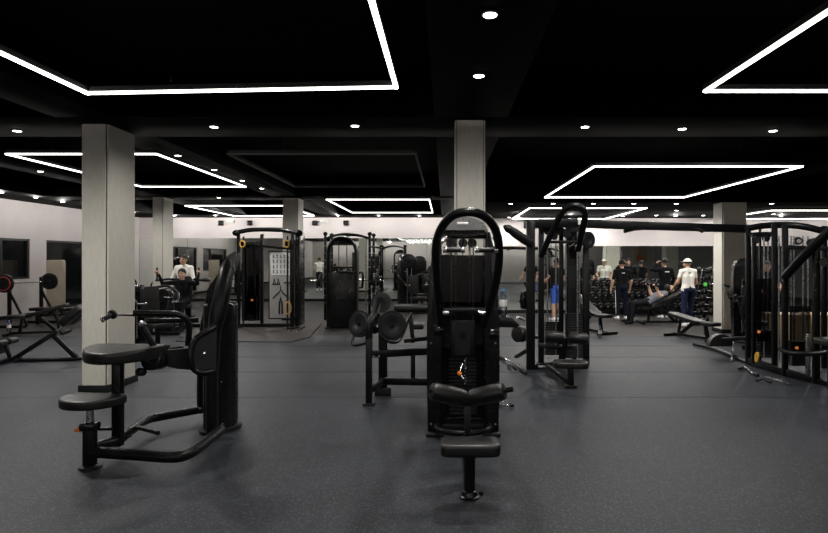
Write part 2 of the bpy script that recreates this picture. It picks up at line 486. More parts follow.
def column(x0, x1, y0, y1, top, label):
    t = thing('pillar', label, 'pillar', ((x0 + x1) / 2, (y0 + y1) / 2, 0))
    t['kind'] = 'structure'
    xc, yc = (x0 + x1) / 2, (y0 + y1) / 2
    g = 0.022
    B().box((xc, yc, top / 2), (x1 - x0 - 0.03, y1 - y0 - 0.03, top)).o('core', 'groove', t, True)
    for yy in (y0, y1):
        B().box((xc, yy + (0.006 if yy == y0 else -0.006), 0.07 + (top - 0.07) / 2), (x1 - x0 - 2 * g, 0.02, top - 0.07), bev=0.002, seg=1).o('cladding_panel', 'cladding', t, True)
    for xx in (x0, x1):
        B().box((xx + (0.006 if xx == x0 else -0.006), yc, 0.07 + (top - 0.07) / 2), (0.02, y1 - y0 - 2 * g, top - 0.07), bev=0.002, seg=1).o('cladding_panel', 'cladding', t, True)
    B().box((xc, yc, 0.045), (x1 - x0 + 0.05, y1 - y0 + 0.05, 0.09), bev=0.004).o('skirting', 'matte_black', t, True)
    return t


column(-4.68, -4.345, 7.20, 7.86, ZB, 'large pale wood clad pillar behind the arm curl machine')
column(0.13, 0.50, 7.0, 7.6, ZB, 'pale pillar rising behind the pulldown machine with the arched bar')
column(-8.15, -7.86, 15.6, 16.2, ZB, 'slim pale pillar beside the man in the white shirt')
column(-4.58, -4.15, 15.8, 16.4, ZB, 'pale pillar rising behind the cable trainer')
column(6.44, 7.01, 13.0, 13.45, ZS, 'grey pillar between the dumbbell stand and the domed machine')
column(11.1, 11.7, 7.2, 7.8, ZB, 'pale pillar at far right, seen only in the mirror')


# ------------------------------------------------------------------ light frames
def led_frame(x0, x1, y0, y1, z, label, lit=True, wire_top=ZC, w=0.04, wires=True, skew=0.0):
    t = thing('led_light_frame', label, 'ceiling light', ((x0 + x1) / 2, (y0 + y1) / 2, z), 0, 'rectangular light frames')
    m = 'led' if lit else 'led_off'
    if y0 > 7: w = 0.027
    for a, b in (((x0, y0), (x1, y0)), ((x0, y1 + skew), (x1, y1)), ((x0, y0), (x0, y1 + skew)), ((x1, y0), (x1, y1))):
        a, b = V((*a, z)), V((*b, z)); d = (b - a).normalized()
        body = B().bar(a + V((0, 0, 0.045)), b + V((0, 0, 0.045)), w, 0.05, 0.003, ext=w / 2).o('light_bar', 'led_body', t, True)
        B().bar(a + V((0, 0, 0.008)), b + V((0, 0, 0.008)), w * 0.96, 0.022, 0.004, ext=w / 2 - 0.002).o('diffuser', m, body, True)
    if wires:
        for fx in (0.3, 0.7):
            for yy in (y0, y1):
                p = V((x0 + (x1 - x0) * fx, yy, z + 0.06))
                B().cyl(p, (p.x, p.y, wire_top), 0.004, n=6).o('suspension_wire', 'dark_steel', t, True)
    return t


led_frame(-3.45, -0.455, 1.1, 5.21, 3.3, skew=0.19, label='large lit light frame at upper left, nearest the viewer')
led_frame(2.48, 6.2, 1.1, 5.33, 3.3, 'large lit light frame at the upper right corner')
led_frame(-6.66, -4.36 - 0.02, 8.5, 12.3, 3.3, 'lit light frame hanging behind the large left pillar')
led_frame(-3.3, -0.45, 8.5, 12.3, 3.3, 'unlit grey light frame above the cable trainer', lit=False)
led_frame(2.25, 5.38, 8.43, 12.6, 3.1, 'lit light frame above the multi station on the right')
led_frame(-3.15, -0.42, 14.9, 19.0, 3.3, 'small far lit light frame left of the arched pulldown bar')
led_frame(-7.7, -4.78, 16.6, 20.4, 3.3, 'far lit light frame behind the slim pillars')
led_frame(2.08, 4.95, 13.74, 17.3, ZS - 0.075, 'far lit light frame set under the soffit beside the multi station', wires=False)
led_frame(8.4, 12.0, 14.4, 17.4, ZS - 0.075, 'far lit light frame set under the soffit at right edge', wires=False)
led_frame(-3.28, -0.43, -5.9, -1.9, 3.3, 'lit light frame behind the viewer on the left')
led_frame(2.48, 6.2, -5.9, -1.9, 3.3, 'lit light frame behind the viewer on the right')


def downlight(p, label, group, power=None, spot=166, blend=1.0, tilt=None):
    power = SPOT_W if power is None else power
    t = thing('downlight', label, 'downlight', p, 0, group)
    B().tube([(0.055 * math.cos(a * PI / 10), 0.055 * math.sin(a * PI / 10), 0.004) for a in range(20)], 0.008, 6, True).o('trim_ring', 'led_body', t)
    B().cyl((0, 0, -0.004), (0, 0, 0.008), 0.048, n=16).o('lamp_disc', 'lamp', t)
    wash = 'wash' in label
    ld = bpy.data.lights.new('spot', 'POINT' if wash else 'SPOT'); ld.energy = power
    if not wash:
        ld.spot_size = math.radians(spot); ld.spot_blend = blend
    ld.shadow_soft_size = 0.05
    ld.color = (1.0, 0.965, 0.93)
    lo = bpy.data.objects.new('spot', ld); COL.objects.link(lo); lo.parent = t; lo.location = (0, 0, -0.07)
    if tilt: lo.rotation_euler = tilt
    return t


ORD = ('first', 'second', 'third', 'fourth', 'fifth', 'sixth', 'seventh', 'eighth', 'ninth', 'tenth')
GB, GL, GR, GW = 'downlights in the crossing beam', 'downlights in the left beams', 'downlights under the right soffit', 'wall washing downlights'
for q, (px, py) in enumerate(((17, 131), (214, 127), (355, 126), (585, 127), (682, 129), (773, 131))):
    Y = 560 * (ZB - EYE - 0.012) / (260 - py); Y = min(max(Y, 6.95), 7.85)
    p = P(px, py, Y); downlight((p.x, p.y, ZB - 0.012), ORD[q] + ' downlight from the left in the black beam crossing above the large left pillar', GB, SPOT_W * (0.65 if q < 3 else 0.95))
for py in (15, 76):
    Y = 560 * (ZB - EYE - 0.012) / (260 - py)
    downlight((0.32, Y, ZB - 0.012), 'bright downlight in the beam above the arched pulldown bar, ' + ('nearest the top edge' if py == 15 else 'second from the top edge'), 'downlights in the middle beam')
for q, Y in enumerate((9.33, 10.8, 12.3, 13.6)):
    downlight((-4.45, Y, ZB - 0.012), ORD[q] + ' nearest downlight in the receding row right of the large left pillar', GL)
for X, Y, lb in ((-7.95, 11.0, 'above the split pad bench'), (-7.95, 14.2, 'left of the slim pillar top'), (-2.7, 15.6, 'over the arch topped machine, left one'), (-1.1, 15.6, 'over the tall rack, right one'), (-6.3, 15.6, 'between the two slim pillars')):
    downlight((X, Y, ZB - 0.012), 'small far downlight ' + lb, GL)
for q, X in enumerate((1.55, 2.55, 3.5, 4.45, 5.45, 7.7, 9.2)):
    downlight((X, 13.2, ZS - 0.012), ORD[q] + ' small downlight from the left along the front of the lowered right soffit', GR, SPOT_W * 0.9)
for X, Y in ((6.2, 15.0), (7.3, 15.0), (6.3, 16.7), (7.7, 16.7), (9.5, 16.2), (4.8, 17.45), (2.0, 17.45)):
    downlight((X, Y, ZS - 0.012), 'small downlight under the soffit above the training men', GR, SPOT_W * 0.4)
for X, Y in ((-10.9, 14.4), (-10.9, 15.6), (-10.9, 16.7), (-10.9, 18.2), (-10.9, 20.5)):
    downlight((X - 0.5, Y, ZB - 0.012), 'wall washing downlight along the left wall with the windows', GW, WASH_W * 0.075)
for X in (-10.6, -9.0, -7.4, -5.8, -4.2, -2.6, -1.0, 0.5):
    downlight((X, 21.95, ZB - 0.012), 'wall washing downlight above the long back mirror', 'back wall downlights', WASH_W * 0.15)
for X in (2.2, 3.8, 5.4, 7.0, 8.6, 10.2, 12):
    downlight((X, 17.0, ZS - 0.012), 'wall washing downlight above the mirror behind the dumbbells', 'right back wall downlights', WASH_W * 0.09)
for X in (-10, -7.5, -5.2, -3.0, -1.5, 1, 3.5, 6, 9):
    downlight((X, -6.4, ZB - 0.012), 'wall washing downlight behind the viewer', 'rear wall downlights', WASH_W * 0.22)
for X, Y, k in ((-4.45, 5.0, 2.2), (-4.45, 2.4, 0.12), (0.32, 1.6, 0.3), (0.32, -1.0, 0.3), (-2, -0.4, 0.15), (3, -0.4, 0.4), (6, -0.4, 0.4), (7.2, 2, 0.4), (7.2, 4.6, 0.7), (-8, 4, 0.2), (-8, 8, 1)):
    downlight((X, Y, ZB - 0.012), 'downlight in the black beams overhead, outside the picture', 'overhead downlights', SPOT_W * k)

# small boxes high on the back wall
for px, lb in ((221, 'leftmost, beside the white box lamp'), (250, 'left of the pillar above the trainer'), (315, 'right of the pillar above the trainer'), (346, 'rightmost, above the arch topped machine')):
    p = P(px, 223, BACK_L - 0.06)
    t = thing('wall_speaker', 'small black speaker box high on the back wall, ' + lb, 'speaker', (p.x, BACK_L, p.z), 0, 'wall speakers')
    B().box((0, -0.07, 0), (0.20, 0.12, 0.20), bev=0.02).o('cabinet', 'black_plastic', t)
    B().cyl((0, -0.13, 0), (0, -0.136, 0), 0.07).o('grille', 'matte_black', t)
for px, lb in ((230, 'white box lamp on the back wall left of the cable trainer top'), (324, 'white box lamp on the back wall above the arch topped machine')):
    p = P(px, 221, BACK_L - 0.06)
    t = thing('emergency_light', lb, 'emergency light', (p.x, BACK_L, p.z))
    B().box((0, -0.05, 0), (0.34, 0.09, 0.16), bev=0.015).o('housing', 'white_plastic', t)
    B().box((0, -0.098, 0), (0.28, 0.01, 0.10), bev=0.004).o('lens', 'label_white', t)


# ------------------------------------------------------------------ shared machine pieces
def plates_stack(parent, c, n=12, w=0.30, d=0.13, h=0.032, world=False, rz=None):
    me = None
    for k in range(n):
        if me is None:
            ob = B().box((0, 0, 0), (w, d, h - 0.005), bev=0.004, seg=1).o('weight_plate', 'plate_iron', parent); me = ob.data
        else:
            ob = bpy.data.objects.new('weight_plate', me); COL.objects.link(ob); ob.parent = parent
        p = V((c[0], c[1], c[2] + h * (k + 0.5)))
        if world:
            p = WM(parent).inverted() @ p
        ob.location = p
        if rz: ob.rotation_euler = (0, 0, rz)


def bolts(parent, pts, d=(0, -1, 0), r=0.011, world=True, name='bolt'):
    for p in pts:
        p = V(p); B().cyl(p, p + V(d) * 0.012, r, n=8).o(name, 'chrome', parent, world)


def pad_d(w, d, nose=0.5):
    """D outline: straight edge at +y, bulging towards -y"""
    pts = [(w / 2, d / 2 - 0.03)] + arc(w / 2 - 0.03, d / 2 - 0.03, 0.03, 0.03, 0, 90, 3)[1:]
    pts += arc(-w / 2 + 0.03, d / 2 - 0.03, 0.03, 0.03, 90, 180, 3)
    yb = d / 2 - d * (1 - nose)
    pts += arc(0, yb, w / 2, d / 2 + yb, 180, 360, 16)[1:-1]
    return pts


# ------------------------------------------------------------------ pulldown machine in the middle
def pulldown():
    t = thing('pulldown_machine', 'tall black pulldown machine with arched bar, silver hood and padded seat in the middle', 'gym machine', (0.176, 4.0, 0))
    # seat side
    B().prism(rrect(0.415, 0.22, 0.05), 0.085, M.Translation((0, -0.085, 0.395)), bev=0.025, seg=3).o('seat', 'vinyl', t)
    B().box((0, -0.05, 0.345), (0.30, 0.2, 0.012), bev=0.003).o('seat_plate', 'black_metal', t)
    sp = B().cyl((0, 0.02, 0.0), (0, 0.02, 0.345), 0.042, n=24).o('seat_post', 'black_metal', t)
    B().lathe([(0.075, 0), (0.075, 0.012), (0.060, 0.018), (0.052, 0.045), (0.044, 0.05)], (0, 0.02, 0)).o('foot_collar', 'dark_steel', sp)
    B().cyl((0.085, 0.06, 0.0), (0.085, 0.06, 0.018), 0.018).o('bolt', 'dark_steel', t)
    B().bar((0, 0.06, 0.045), (0, 1.25, 0.045), 0.06, 0.05).o('floor_beam', 'black_metal', t)
    # thigh rollers
    po = B().bar((0, 0.36, 0.06), (0, 0.40, 0.61), 0.05, 0.04).o('roller_post', 'black_metal', t)
    B().box((0, 0.385, 0.60), (0.075, 0.07, 0.08), bev=0.01).o('clamp', 'black_plastic', po)
    for s in (-1, 1):
        a, b = V((s * 0.020, 0.40, 0.615)), V((s * 0.285, 0.30, 0.695)); d = (b - a).normalized()
        L = (b - a).length
        ro = B().lathe([(0.02, 0), (0.056, 0.004), (0.067, 0.03), (0.071, L * 0.5), (0.070, L - 0.04), (0.060, L - 0.006), (0.03, L)], a, d, 24).o('thigh_roller', 'vinyl', t)
        B().cyl(a - d * 0.01, b + d * 0.02, 0.016).o('axle', 'dark_steel', ro)
    B().cyl((0.30, 0.30, 0.70), (0.345, 0.285, 0.712), 0.02, n=10).o('adjust_knob', 'black_plastic', t)
    # foot loop in front of the tower
    B().tube([(-0.26, 1.42, 0.10), (-0.20, 1.28, 0.09), (0, 1.22, 0.085), (0.20, 1.28, 0.09), (0.26, 1.42, 0.10), (0.2, 1.56, 0.11), (0, 1.62, 0.12), (-0.2, 1.56, 0.11)], 0.028, 12, True, 5).o('foot_rail', 'black_metal', t)
    # tower side covers
    for s in (-1, 1):
        poly = [(s * x, z) for x, z in ((0.205, 0.04), (0.345, 0.04), (0.352, 0.6), (0.352, 1.05), (0.335, 1.45), (0.300, 1.80), (0.262, 1.97), (0.215, 1.97), (0.205, 1.6))]
        sc = B().prism(poly, 0.34, M.Translation((0, 1.58, 0)) @ XZ, bev=0.03, seg=3).o('side_cover', 'black_plastic', t)
        B().box((s * 0.275, 1.58, 0.02), (0.17, 0.44, 0.04), bev=0.012).o('foot', 'rubber', sc)
        bolts(sc, [(0.176 + s * 0.31, 5.405, z) for z in (0.12, 0.9)])
    B().box((0, 1.74, 0.91), (0.42, 0.015, 1.68)).o('rear_panel', 'matte_black', t)
    B().box((0, 1.60, 0.06), (0.46, 0.30, 0.08), bev=0.01).o('tower_base', 'black_metal', t)
    B().box((0, 1.60, 1.93), (0.46, 0.22, 0.035), bev=0.01).o('top_plate', 'black_metal', t)
    plates_stack(t, (0, 1.62, 0.16), 16, 0.28, 0.13, 0.036)
    for x in (-0.07, 0.07):
        B().cyl((x, 1.62, 0.1), (x, 1.62, 1.92), 0.011, n=10).o('guide_rod', 'steel', t)
    B().cyl((0, 1.56, 0.7), (0, 1.56, 1.95), 0.005, n=6).o('cable', 'matte_black', t)
    for x, m in ((-0.115, 'dark_steel'), (0.10, 'dark_steel')):
        B().box((x, 1.46, 1.32), (0.012, 0.02, 1.15), bev=0.003).o('guard_trim', m, t)
    B().box((0.0, 1.47, 1.29), (0.40, 0.008, 0.90)).o('guard', 'smoked', t)
    # instruction card and lower stack window
    B().box((-0.005, 1.44, 0.93), (0.23, 0.02, 0.37), bev=0.008).o('window_frame', 'black_metal', t)
    B().box((-0.005, 1.428, 0.94), (0.15, 0.006, 0.32)).o('card', 'dark_steel', t)
    B().cyl((-0.0, 1.43, 0.97), (0, 1.405, 0.97), 0.034).o('pulley', 'black_plastic', t)
    B().tube([(-0.01, 1.40, 0.70), (-0.03, 1.38, 0.63), (0.0, 1.37, 0.56)], 0.007, 6, sm=4).o('hook', 'chrome', t)
    B().tube([(0.02 + 0.014 * math.cos(a * 0.9), 1.37 + 0.014 * math.sin(a * 0.9), 0.76 - a * 0.0066) for a in range(44)], 0.004, 5).o('coil_strap', 'chrome', t)
    B().cyl((-0.035, 1.40, 0.61), (-0.035, 1.36, 0.61), 0.024, 0.018, 12, 0.004).o('selector_knob', 'orange', t)
    # hood
    hood = arc(0, 1.955, 0.245, 0.165, 0, 180, 24)
    hd = B().prism(hood, 0.30, M.Translation((0, 1.56, 0)) @ XZ, bev=0.035, seg=3).o('hood', 'hood_silver', t)
    B().box((-0.005, 1.408, 2.055), (0.11, 0.006, 0.022), bev=0.002).o('badge', 'label_white', hd)
    B().prism(arc(0, 1.945, 0.17, 0.03, 180, 360, 12), 0.24, M.Translation((0, 1.52, 0.01)) @ XZ).o('hood_lip', 'black_plastic', hd)
    for x in (-0.12, 0.0, 0.09):
        pl = B().cyl((x, 1.47, 1.865), (x, 1.50, 1.865), 0.045, n=20).o('pulley', 'black_plastic', t)
        B().box((x, 1.485, 1.90), (0.02, 0.05, 0.09), bev=0.004).o('pulley_bracket', 'dark_steel', pl)
    # lever arch
    ctl = [(441, 332, 5.25), (438, 300, 5.05), (436, 270, 4.8), (436, 246, 4.6), (441, 229, 4.45), (452, 216, 4.36), (468, 212, 4.32), (484, 216, 4.36), (495, 229, 4.45), (499, 248, 4.6), (498, 272, 4.8), (492, 300, 5.05), (483, 326, 5.25)]
    ar = B().tube([P(*c) for c in ctl], 0.035, 14, sm=5).o('lever_arch', 'black_metal', t, True)
    B().bar(P(444, 310, 5.12), P(488, 310, 5.12), 0.03, 0.04).o('cross_bar', 'dark_steel', ar, True)
    for px in (446, 482):
        B().cyl(P(px - 3, 313, 5.08), P(px + 3, 313, 5.08), 0.022, n=12).o('collar', 'chrome', ar, True)
    for x0, x1 in ((445, 463), (477, 496)):
        g = B().cyl(P(x0, 250, 4.55), P(x1, 250, 4.55), 0.021, n=16, bev=0.004).o('grip', 'rubber', ar, True)
        for x in (x0, x1):
            B().cyl(P(x - 2, 250, 4.55), P(x + 2, 250, 4.55), 0.024, n=16, bev=0.003).o('end_ring', 'chrome', g, True)
    for xa, xb in ((437, 446), (499, 494)):
        B().bar(P(xa, 246, 4.6), P(xb, 237, 4.75), 0.035, 0.03).o('grip_bracket', 'steel', ar, True)
    for px, py in ((434, 330), (489, 334)):
        B().cyl(P(px, py, 5.2), P(px + 9, py, 5.2), 0.05, n=18, bev=0.006).o('pivot', 'black_plastic', t, True)
    # bottle shelf on the right flank
    m = M.Translation((0.42, 1.50, 1.05)) @ XZ
    B().prism([(-0.07, 0.09), (-0.02, 0.10), (0.05, 0.09), (0.13, 0.02), (0.10, -0.005), (-0.07, 0.0)], 0.20, m, bev=0.012).o('bottle_shelf', 'black_plastic', t)
    return t


pulldown()


def bottle(loc, h, label, rz=0):
    t = thing('water_bottle', label, 'bottle', loc, rz, 'water bottles')
    r = h * 0.15
    B().lathe([(r * 0.7, 0), (r, 0.012), (r, h * 0.30), (r * 0.93, h * 0.34), (r, h * 0.38), (r, h * 0.62), (r * 0.85, h * 0.74), (r * 0.40, h * 0.87), (r * 0.38, h * 0.92)], n=18).o('body', 'bottle_clear', t)
    B().lathe([(r * 1.015, h * 0.36), (r * 1.02, h * 0.37), (r * 1.02, h * 0.60), (r * 1.015, h * 0.61)], n=18).o('wrapper', 'label_white', t)
    B().lathe([(r * 0.44, h * 0.915), (r * 0.46, h * 0.92), (r * 0.46, h * 0.985), (r * 0.40, h)], n=14).o('cap', 'bottle_cap', t)
    return t


bottle((0.176 + 0.395, 5.50, 1.151), 0.265, 'clear water bottle with blue cap on the side shelf of the pulldown machine')
bottle((155 * 12.15 / 560, 12.15, 0.001), 0.27, 'clear water bottle alone on the rubber floor right of the multi station')
bottle((-436 * 13.2 / 560, 13.2, 0.001), 0.28, 'clear water bottle on the floor at left edge by the sit-up bench')
bottle((261 * 12.7 / 560, 12.7, 0.001), 0.28, 'clear water bottle at the foot of the grey pillar by the dumbbell stand')


# ------------------------------------------------------------------ arm curl machine, front left
def arm_curl():
    t = thing('arm_curl_machine', 'black arm curl machine with half round pads and round side guard, front left', 'gym machine', (-2.9, 4.58, 0))
    w = True
    # seat and its post
    sp = B().bar(P(90, 466, 4.58), P(90, 424, 4.58), 0.088, 0.088, 0.02).o('seat_post', 'black_metal', t, w)
    B().lathe([(0.085, 0), (0.085, 0.02), (0.06, 0.03), (0.05, 0.03)], (-2.90, 4.58, 0)).o('foot_collar', 'rubber', sp, w)
    B().box(P(90, 426, 4.58), (0.13, 0.12, 0.07), bev=0.025).o('adjuster_sleeve', 'black_plastic', sp, w)
    B().cyl(P(90, 424, 4.58), P(90, 410, 4.58), 0.028).o('piston', 'steel', sp, w)
    B().cyl(P(84, 430, 4.56), P(74, 430, 4.54), 0.018, 0.013, 12, 0.003).o('pull_knob', 'orange', sp, w)
    mt = M.Translation((-2.94, 4.60, 0.535)) @ M.Rotation(-0.12, 4, 'Z')
    B().prism(pad_d(0.50, 0.32, 0.72), 0.075, mt, bev=0.02, seg=3).o('seat', 'vinyl', t, w)
    # foot levers
    B().tube([P(99, 429, 4.62), P(112, 429, 4.75)], 0.014, 8).o('lever_rod', 'black_metal', t, w)
    lv = B().tube([P(126, 434, 4.82), P(136, 428, 4.85), P(147, 430, 4.75), P(158, 433, 4.6)], 0.018, 10, sm=5).o('foot_lever', 'black_metal', t, w)
    # frame rails
    B().tube([P(94, 452, 4.58), P(140, 455, 4.50), P(172, 457, 4.46), P(188, 454, 4.54), P(202, 445, 4.78), P(221, 430, 5.2)], 0.046, 14, sm=5).o('frame_rail', 'black_metal', t, w)
    B().tube([P(94, 446, 4.60), P(118, 440, 4.80), P(132, 430, 5.05), P(147, 420, 5.40), P(165, 416, 5.6), P(204, 409, 5.9)], 0.040, 14, sm=5).o('frame_rail', 'black_metal', t, w)
    # arm pad with post
    ap = B().bar(P(118, 446, 4.80), P(118, 358, 4.80), 0.082, 0.07, 0.012).o('pad_post', 'black_metal', t, w)
    mt = M.Translation(P(117, 354, 4.78)) @ M.Rotation(-0.06, 4, 'Z') @ M.Rotation(math.radians(2), 4, 'X')
    B().prism(pad_d(0.66, 0.46, 0.93), 0.10, mt, bev=0.03, seg=4).o('arm_pad', 'vinyl', t, w)
    pv = B().cyl(P(150, 359, 4.85), P(162, 359, 5.0), 0.10, 0.09, 24, 0.015).o('pivot_hub', 'black_plastic', t, w)
    B().cyl(P(138, 372, 4.80), P(144, 372, 4.86), 0.035, n=16, bev=0.006).o('hub_cap', 'black_plastic', pv, w)
    # lever box to the guard
    a = [P(158, 351, 4.92), P(192, 348, 5.05), P(193, 370, 5.05), P(178, 369, 5.0), P(160, 365, 4.92)]
    lb = B()
    off = V((0.02, 0.07, 0)); va = [lb.bm.verts.new(q) for q in a]; vb = [lb.bm.verts.new(q + off) for q in a]
    lb.bm.faces.new(va); lb.bm.faces.new(vb[::-1])
    for k in range(5): lb.bm.faces.new((va[k], vb[k], vb[(k + 1) % 5], va[(k + 1) % 5]))
    lb.o('lever_box', 'matte_black', t, w)
    # round side guard
    g = [P(215, 327, 5.12), P(204, 333, 5.04), P(195, 340, 4.99), P(191, 350, 4.96), P(191, 362, 4.95), P(195, 370, 4.97), P(204, 373, 5.0), P(214, 371, 5.06)]
    gd = B().tube(g, 0.028, 12, sm=5).o('side_guard', 'black_metal', t, w)
    pl = B(); off = V((0.01, 0.02, 0)); q = catmull(g, 3)
    va = [pl.bm.verts.new(p) for p in q]; vb = [pl.bm.verts.new(p + off) for p in q]
    pl.bm.faces.new(va); pl.bm.faces.new(vb[::-1])
    for k in range(len(q)): pl.bm.faces.new((va[k], vb[k], vb[(k + 1) % len(q)], va[(k + 1) % len(q)]))
    pl.o('guard_plate', 'matte_black', gd, w)
    B().cyl(P(204.5, 353, 5.0), P(204.5, 353, 4.985), 0.009, n=12).o('bolt', 'chrome', gd, w)
    # exercise lever and grips
    B().tube([P(133, 313, 4.78), P(155, 313.5, 4.85), P(175, 314, 4.93), P(185, 318, 4.97), P(189, 328, 5.0), P(188, 345, 5.02)], 0.027, 12, sm=5).o('lever_arm', 'black_metal', t, w)
    B().bar(P(146, 321, 4.95), P(198, 320, 5.25), 0.055, 0.045).o('lever_arm', 'black_metal', t, w)
    st = B().tube([P(142, 325, 4.88), P(150, 340, 4.90), P(157, 352, 4.93)], 0.028, 10, sm=3).o('strut', 'black_metal', t, w)
    B().cyl(P(141, 326, 4.88), P(143.5, 322, 4.88), 0.03, n=14, bev=0.004).o('end_cap', 'steel', st, w)
    B().cyl(P(158, 352, 4.91), P(151, 349, 4.91), 0.022, n=10).o('end_cap', 'chrome', st, w)
    rod = B().cyl(P(111, 314.5, 4.60), P(136, 315.5, 4.80), 0.009, n=8).o('handle_rod', 'dark_steel', t, w)
    gr = B().cyl(P(103, 319.5, 4.55), P(113, 314, 4.62), 0.021, n=14, bev=0.004).o('grip', 'rubber', t, w)
    B().cyl(P(101, 320.3, 4.54), P(104, 319, 4.555), 0.023, n=14, bev=0.004).o('end_cap', 'chrome', gr, w)
    B().cyl(P(111.5, 315, 4.61), P(113.5, 313.8, 4.63), 0.040, n=18, bev=0.004).o('stop_disc', 'rubber', gr, w)
    # tower
    B().tube([P(201.5, 412, 5.9), P(202, 372, 5.85), P(204, 335, 5.78), P(209, 305, 5.68), P(215, 285, 5.6)], 0.048, 12, sm=5).o('upright', 'black_metal', t, w)
    B().tube([P(212, 432, 5.3), P(212, 385, 5.3), P(213, 345, 5.3), P(218, 312, 5.32), P(223, 290, 5.36), P(226, 274, 5.42), P(229, 262, 5.5)], [0.055] * 8 + [0.065] * 6 + [0.078] * 8 + [0.074] * 6 + [0.06, 0.05, 0.035], 14, sm=5, ry=0.06).o('curved_upright', 'black_metal', t, w)
    c = P(221, 420, 5.62)
    poly = arc(0, 0, 0.115, 0.19, 0, 360, 28)[:-1]
    ts = B().prism(poly, 1.26, M.Translation((c.x, c.y, 0.65)) @ M.Rotation(-0.5, 4, 'Z'), bev=0.05, seg=4).o('tower_cover', 'black_plastic', t, w)
    B().prism([(x * 1.35, y * 1.2) for x, y in poly], 0.035, M.Translation((c.x, c.y, 0.02)) @ M.Rotation(-0.5, 4, 'Z'), bev=0.012).o('tower_foot', 'rubber', t, w)
    B().tube([P(217, 330, 5.42), P(222, 311, 5.42), P(228, 303.5, 5.42), P(234, 306, 5.45), P(235, 316, 5.5)], 0.006, 6, sm=4).o('cover_trim', 'steel', ts, w)
    # clear guard with glossy face, top hood
    cg = B(); q = [P(207, 290, 5.45), P(219, 272, 5.5), P(219, 296, 5.38), P(213, 320, 5.36), P(209, 345, 5.36), P(207, 322, 5.42)]
    cg.bm.faces.new([cg.bm.verts.new(p) for p in q]); r = bmesh.ops.solidify(cg.bm, geom=list(cg.bm.faces), thickness=0.008)
    cg.o('clear_guard', 'black_plastic', t, w)
    hd = B(); q = [P(219, 268, 5.45), P(226, 256, 5.5), P(236, 250, 5.6), P(237, 256, 5.62), P(232, 268, 5.5), P(229, 274, 5.42)]
    va = [hd.bm.verts.new(p) for p in q]; vb = [hd.bm.verts.new(p + V((0.0, 0.12, -0.02))) for p in q]
    hd.bm.faces.new(va); hd.bm.faces.new(vb[::-1])
    for k in range(6): hd.bm.faces.new((va[k], vb[k], vb[(k + 1) % 6], va[(k + 1) % 6]))
    bmesh.ops.bevel(hd.bm, geom=list(hd.bm.edges), offset=0.012, segments=2, affect='EDGES')
    hd.o('hood', 'black_plastic', t, w)
    plates_stack(t, (-2.33, 5.62, 0.12), 10, 0.16, 0.12, 0.036, True, -0.5)
    bolts(t, [P(204, 406, 5.80), P(200, 408, 5.82), P(205, 411, 5.8), P(219, 428, 5.16), P(223, 424, 5.2), P(222, 432, 5.2), P(128, 431, 4.9), P(131, 436, 4.9), P(213, 352, 5.22), P(221, 382, 5.40), P(221, 330, 5.4)])
    return t


arm_curl()


# ------------------------------------------------------------------ plate loaded machine behind the pulldown tower
def disc(p, axis, r, th, material='plate_iron'):
    b = B()
    b.lathe([(0.026, 0), (r * 0.30, 0), (r * 0.34, -0.004), (r * 0.78, -0.004), (r * 0.82, 0.003), (r * 0.985, 0.003), (r, 0.012), (r, th - 0.012), (r * 0.985, th - 0.003), (r * 0.82, th - 0.003), (r * 0.78, th + 0.004), (r * 0.34, th + 0.004), (r * 0.30, th), (0.026, th)], p, axis, 32)
    return b


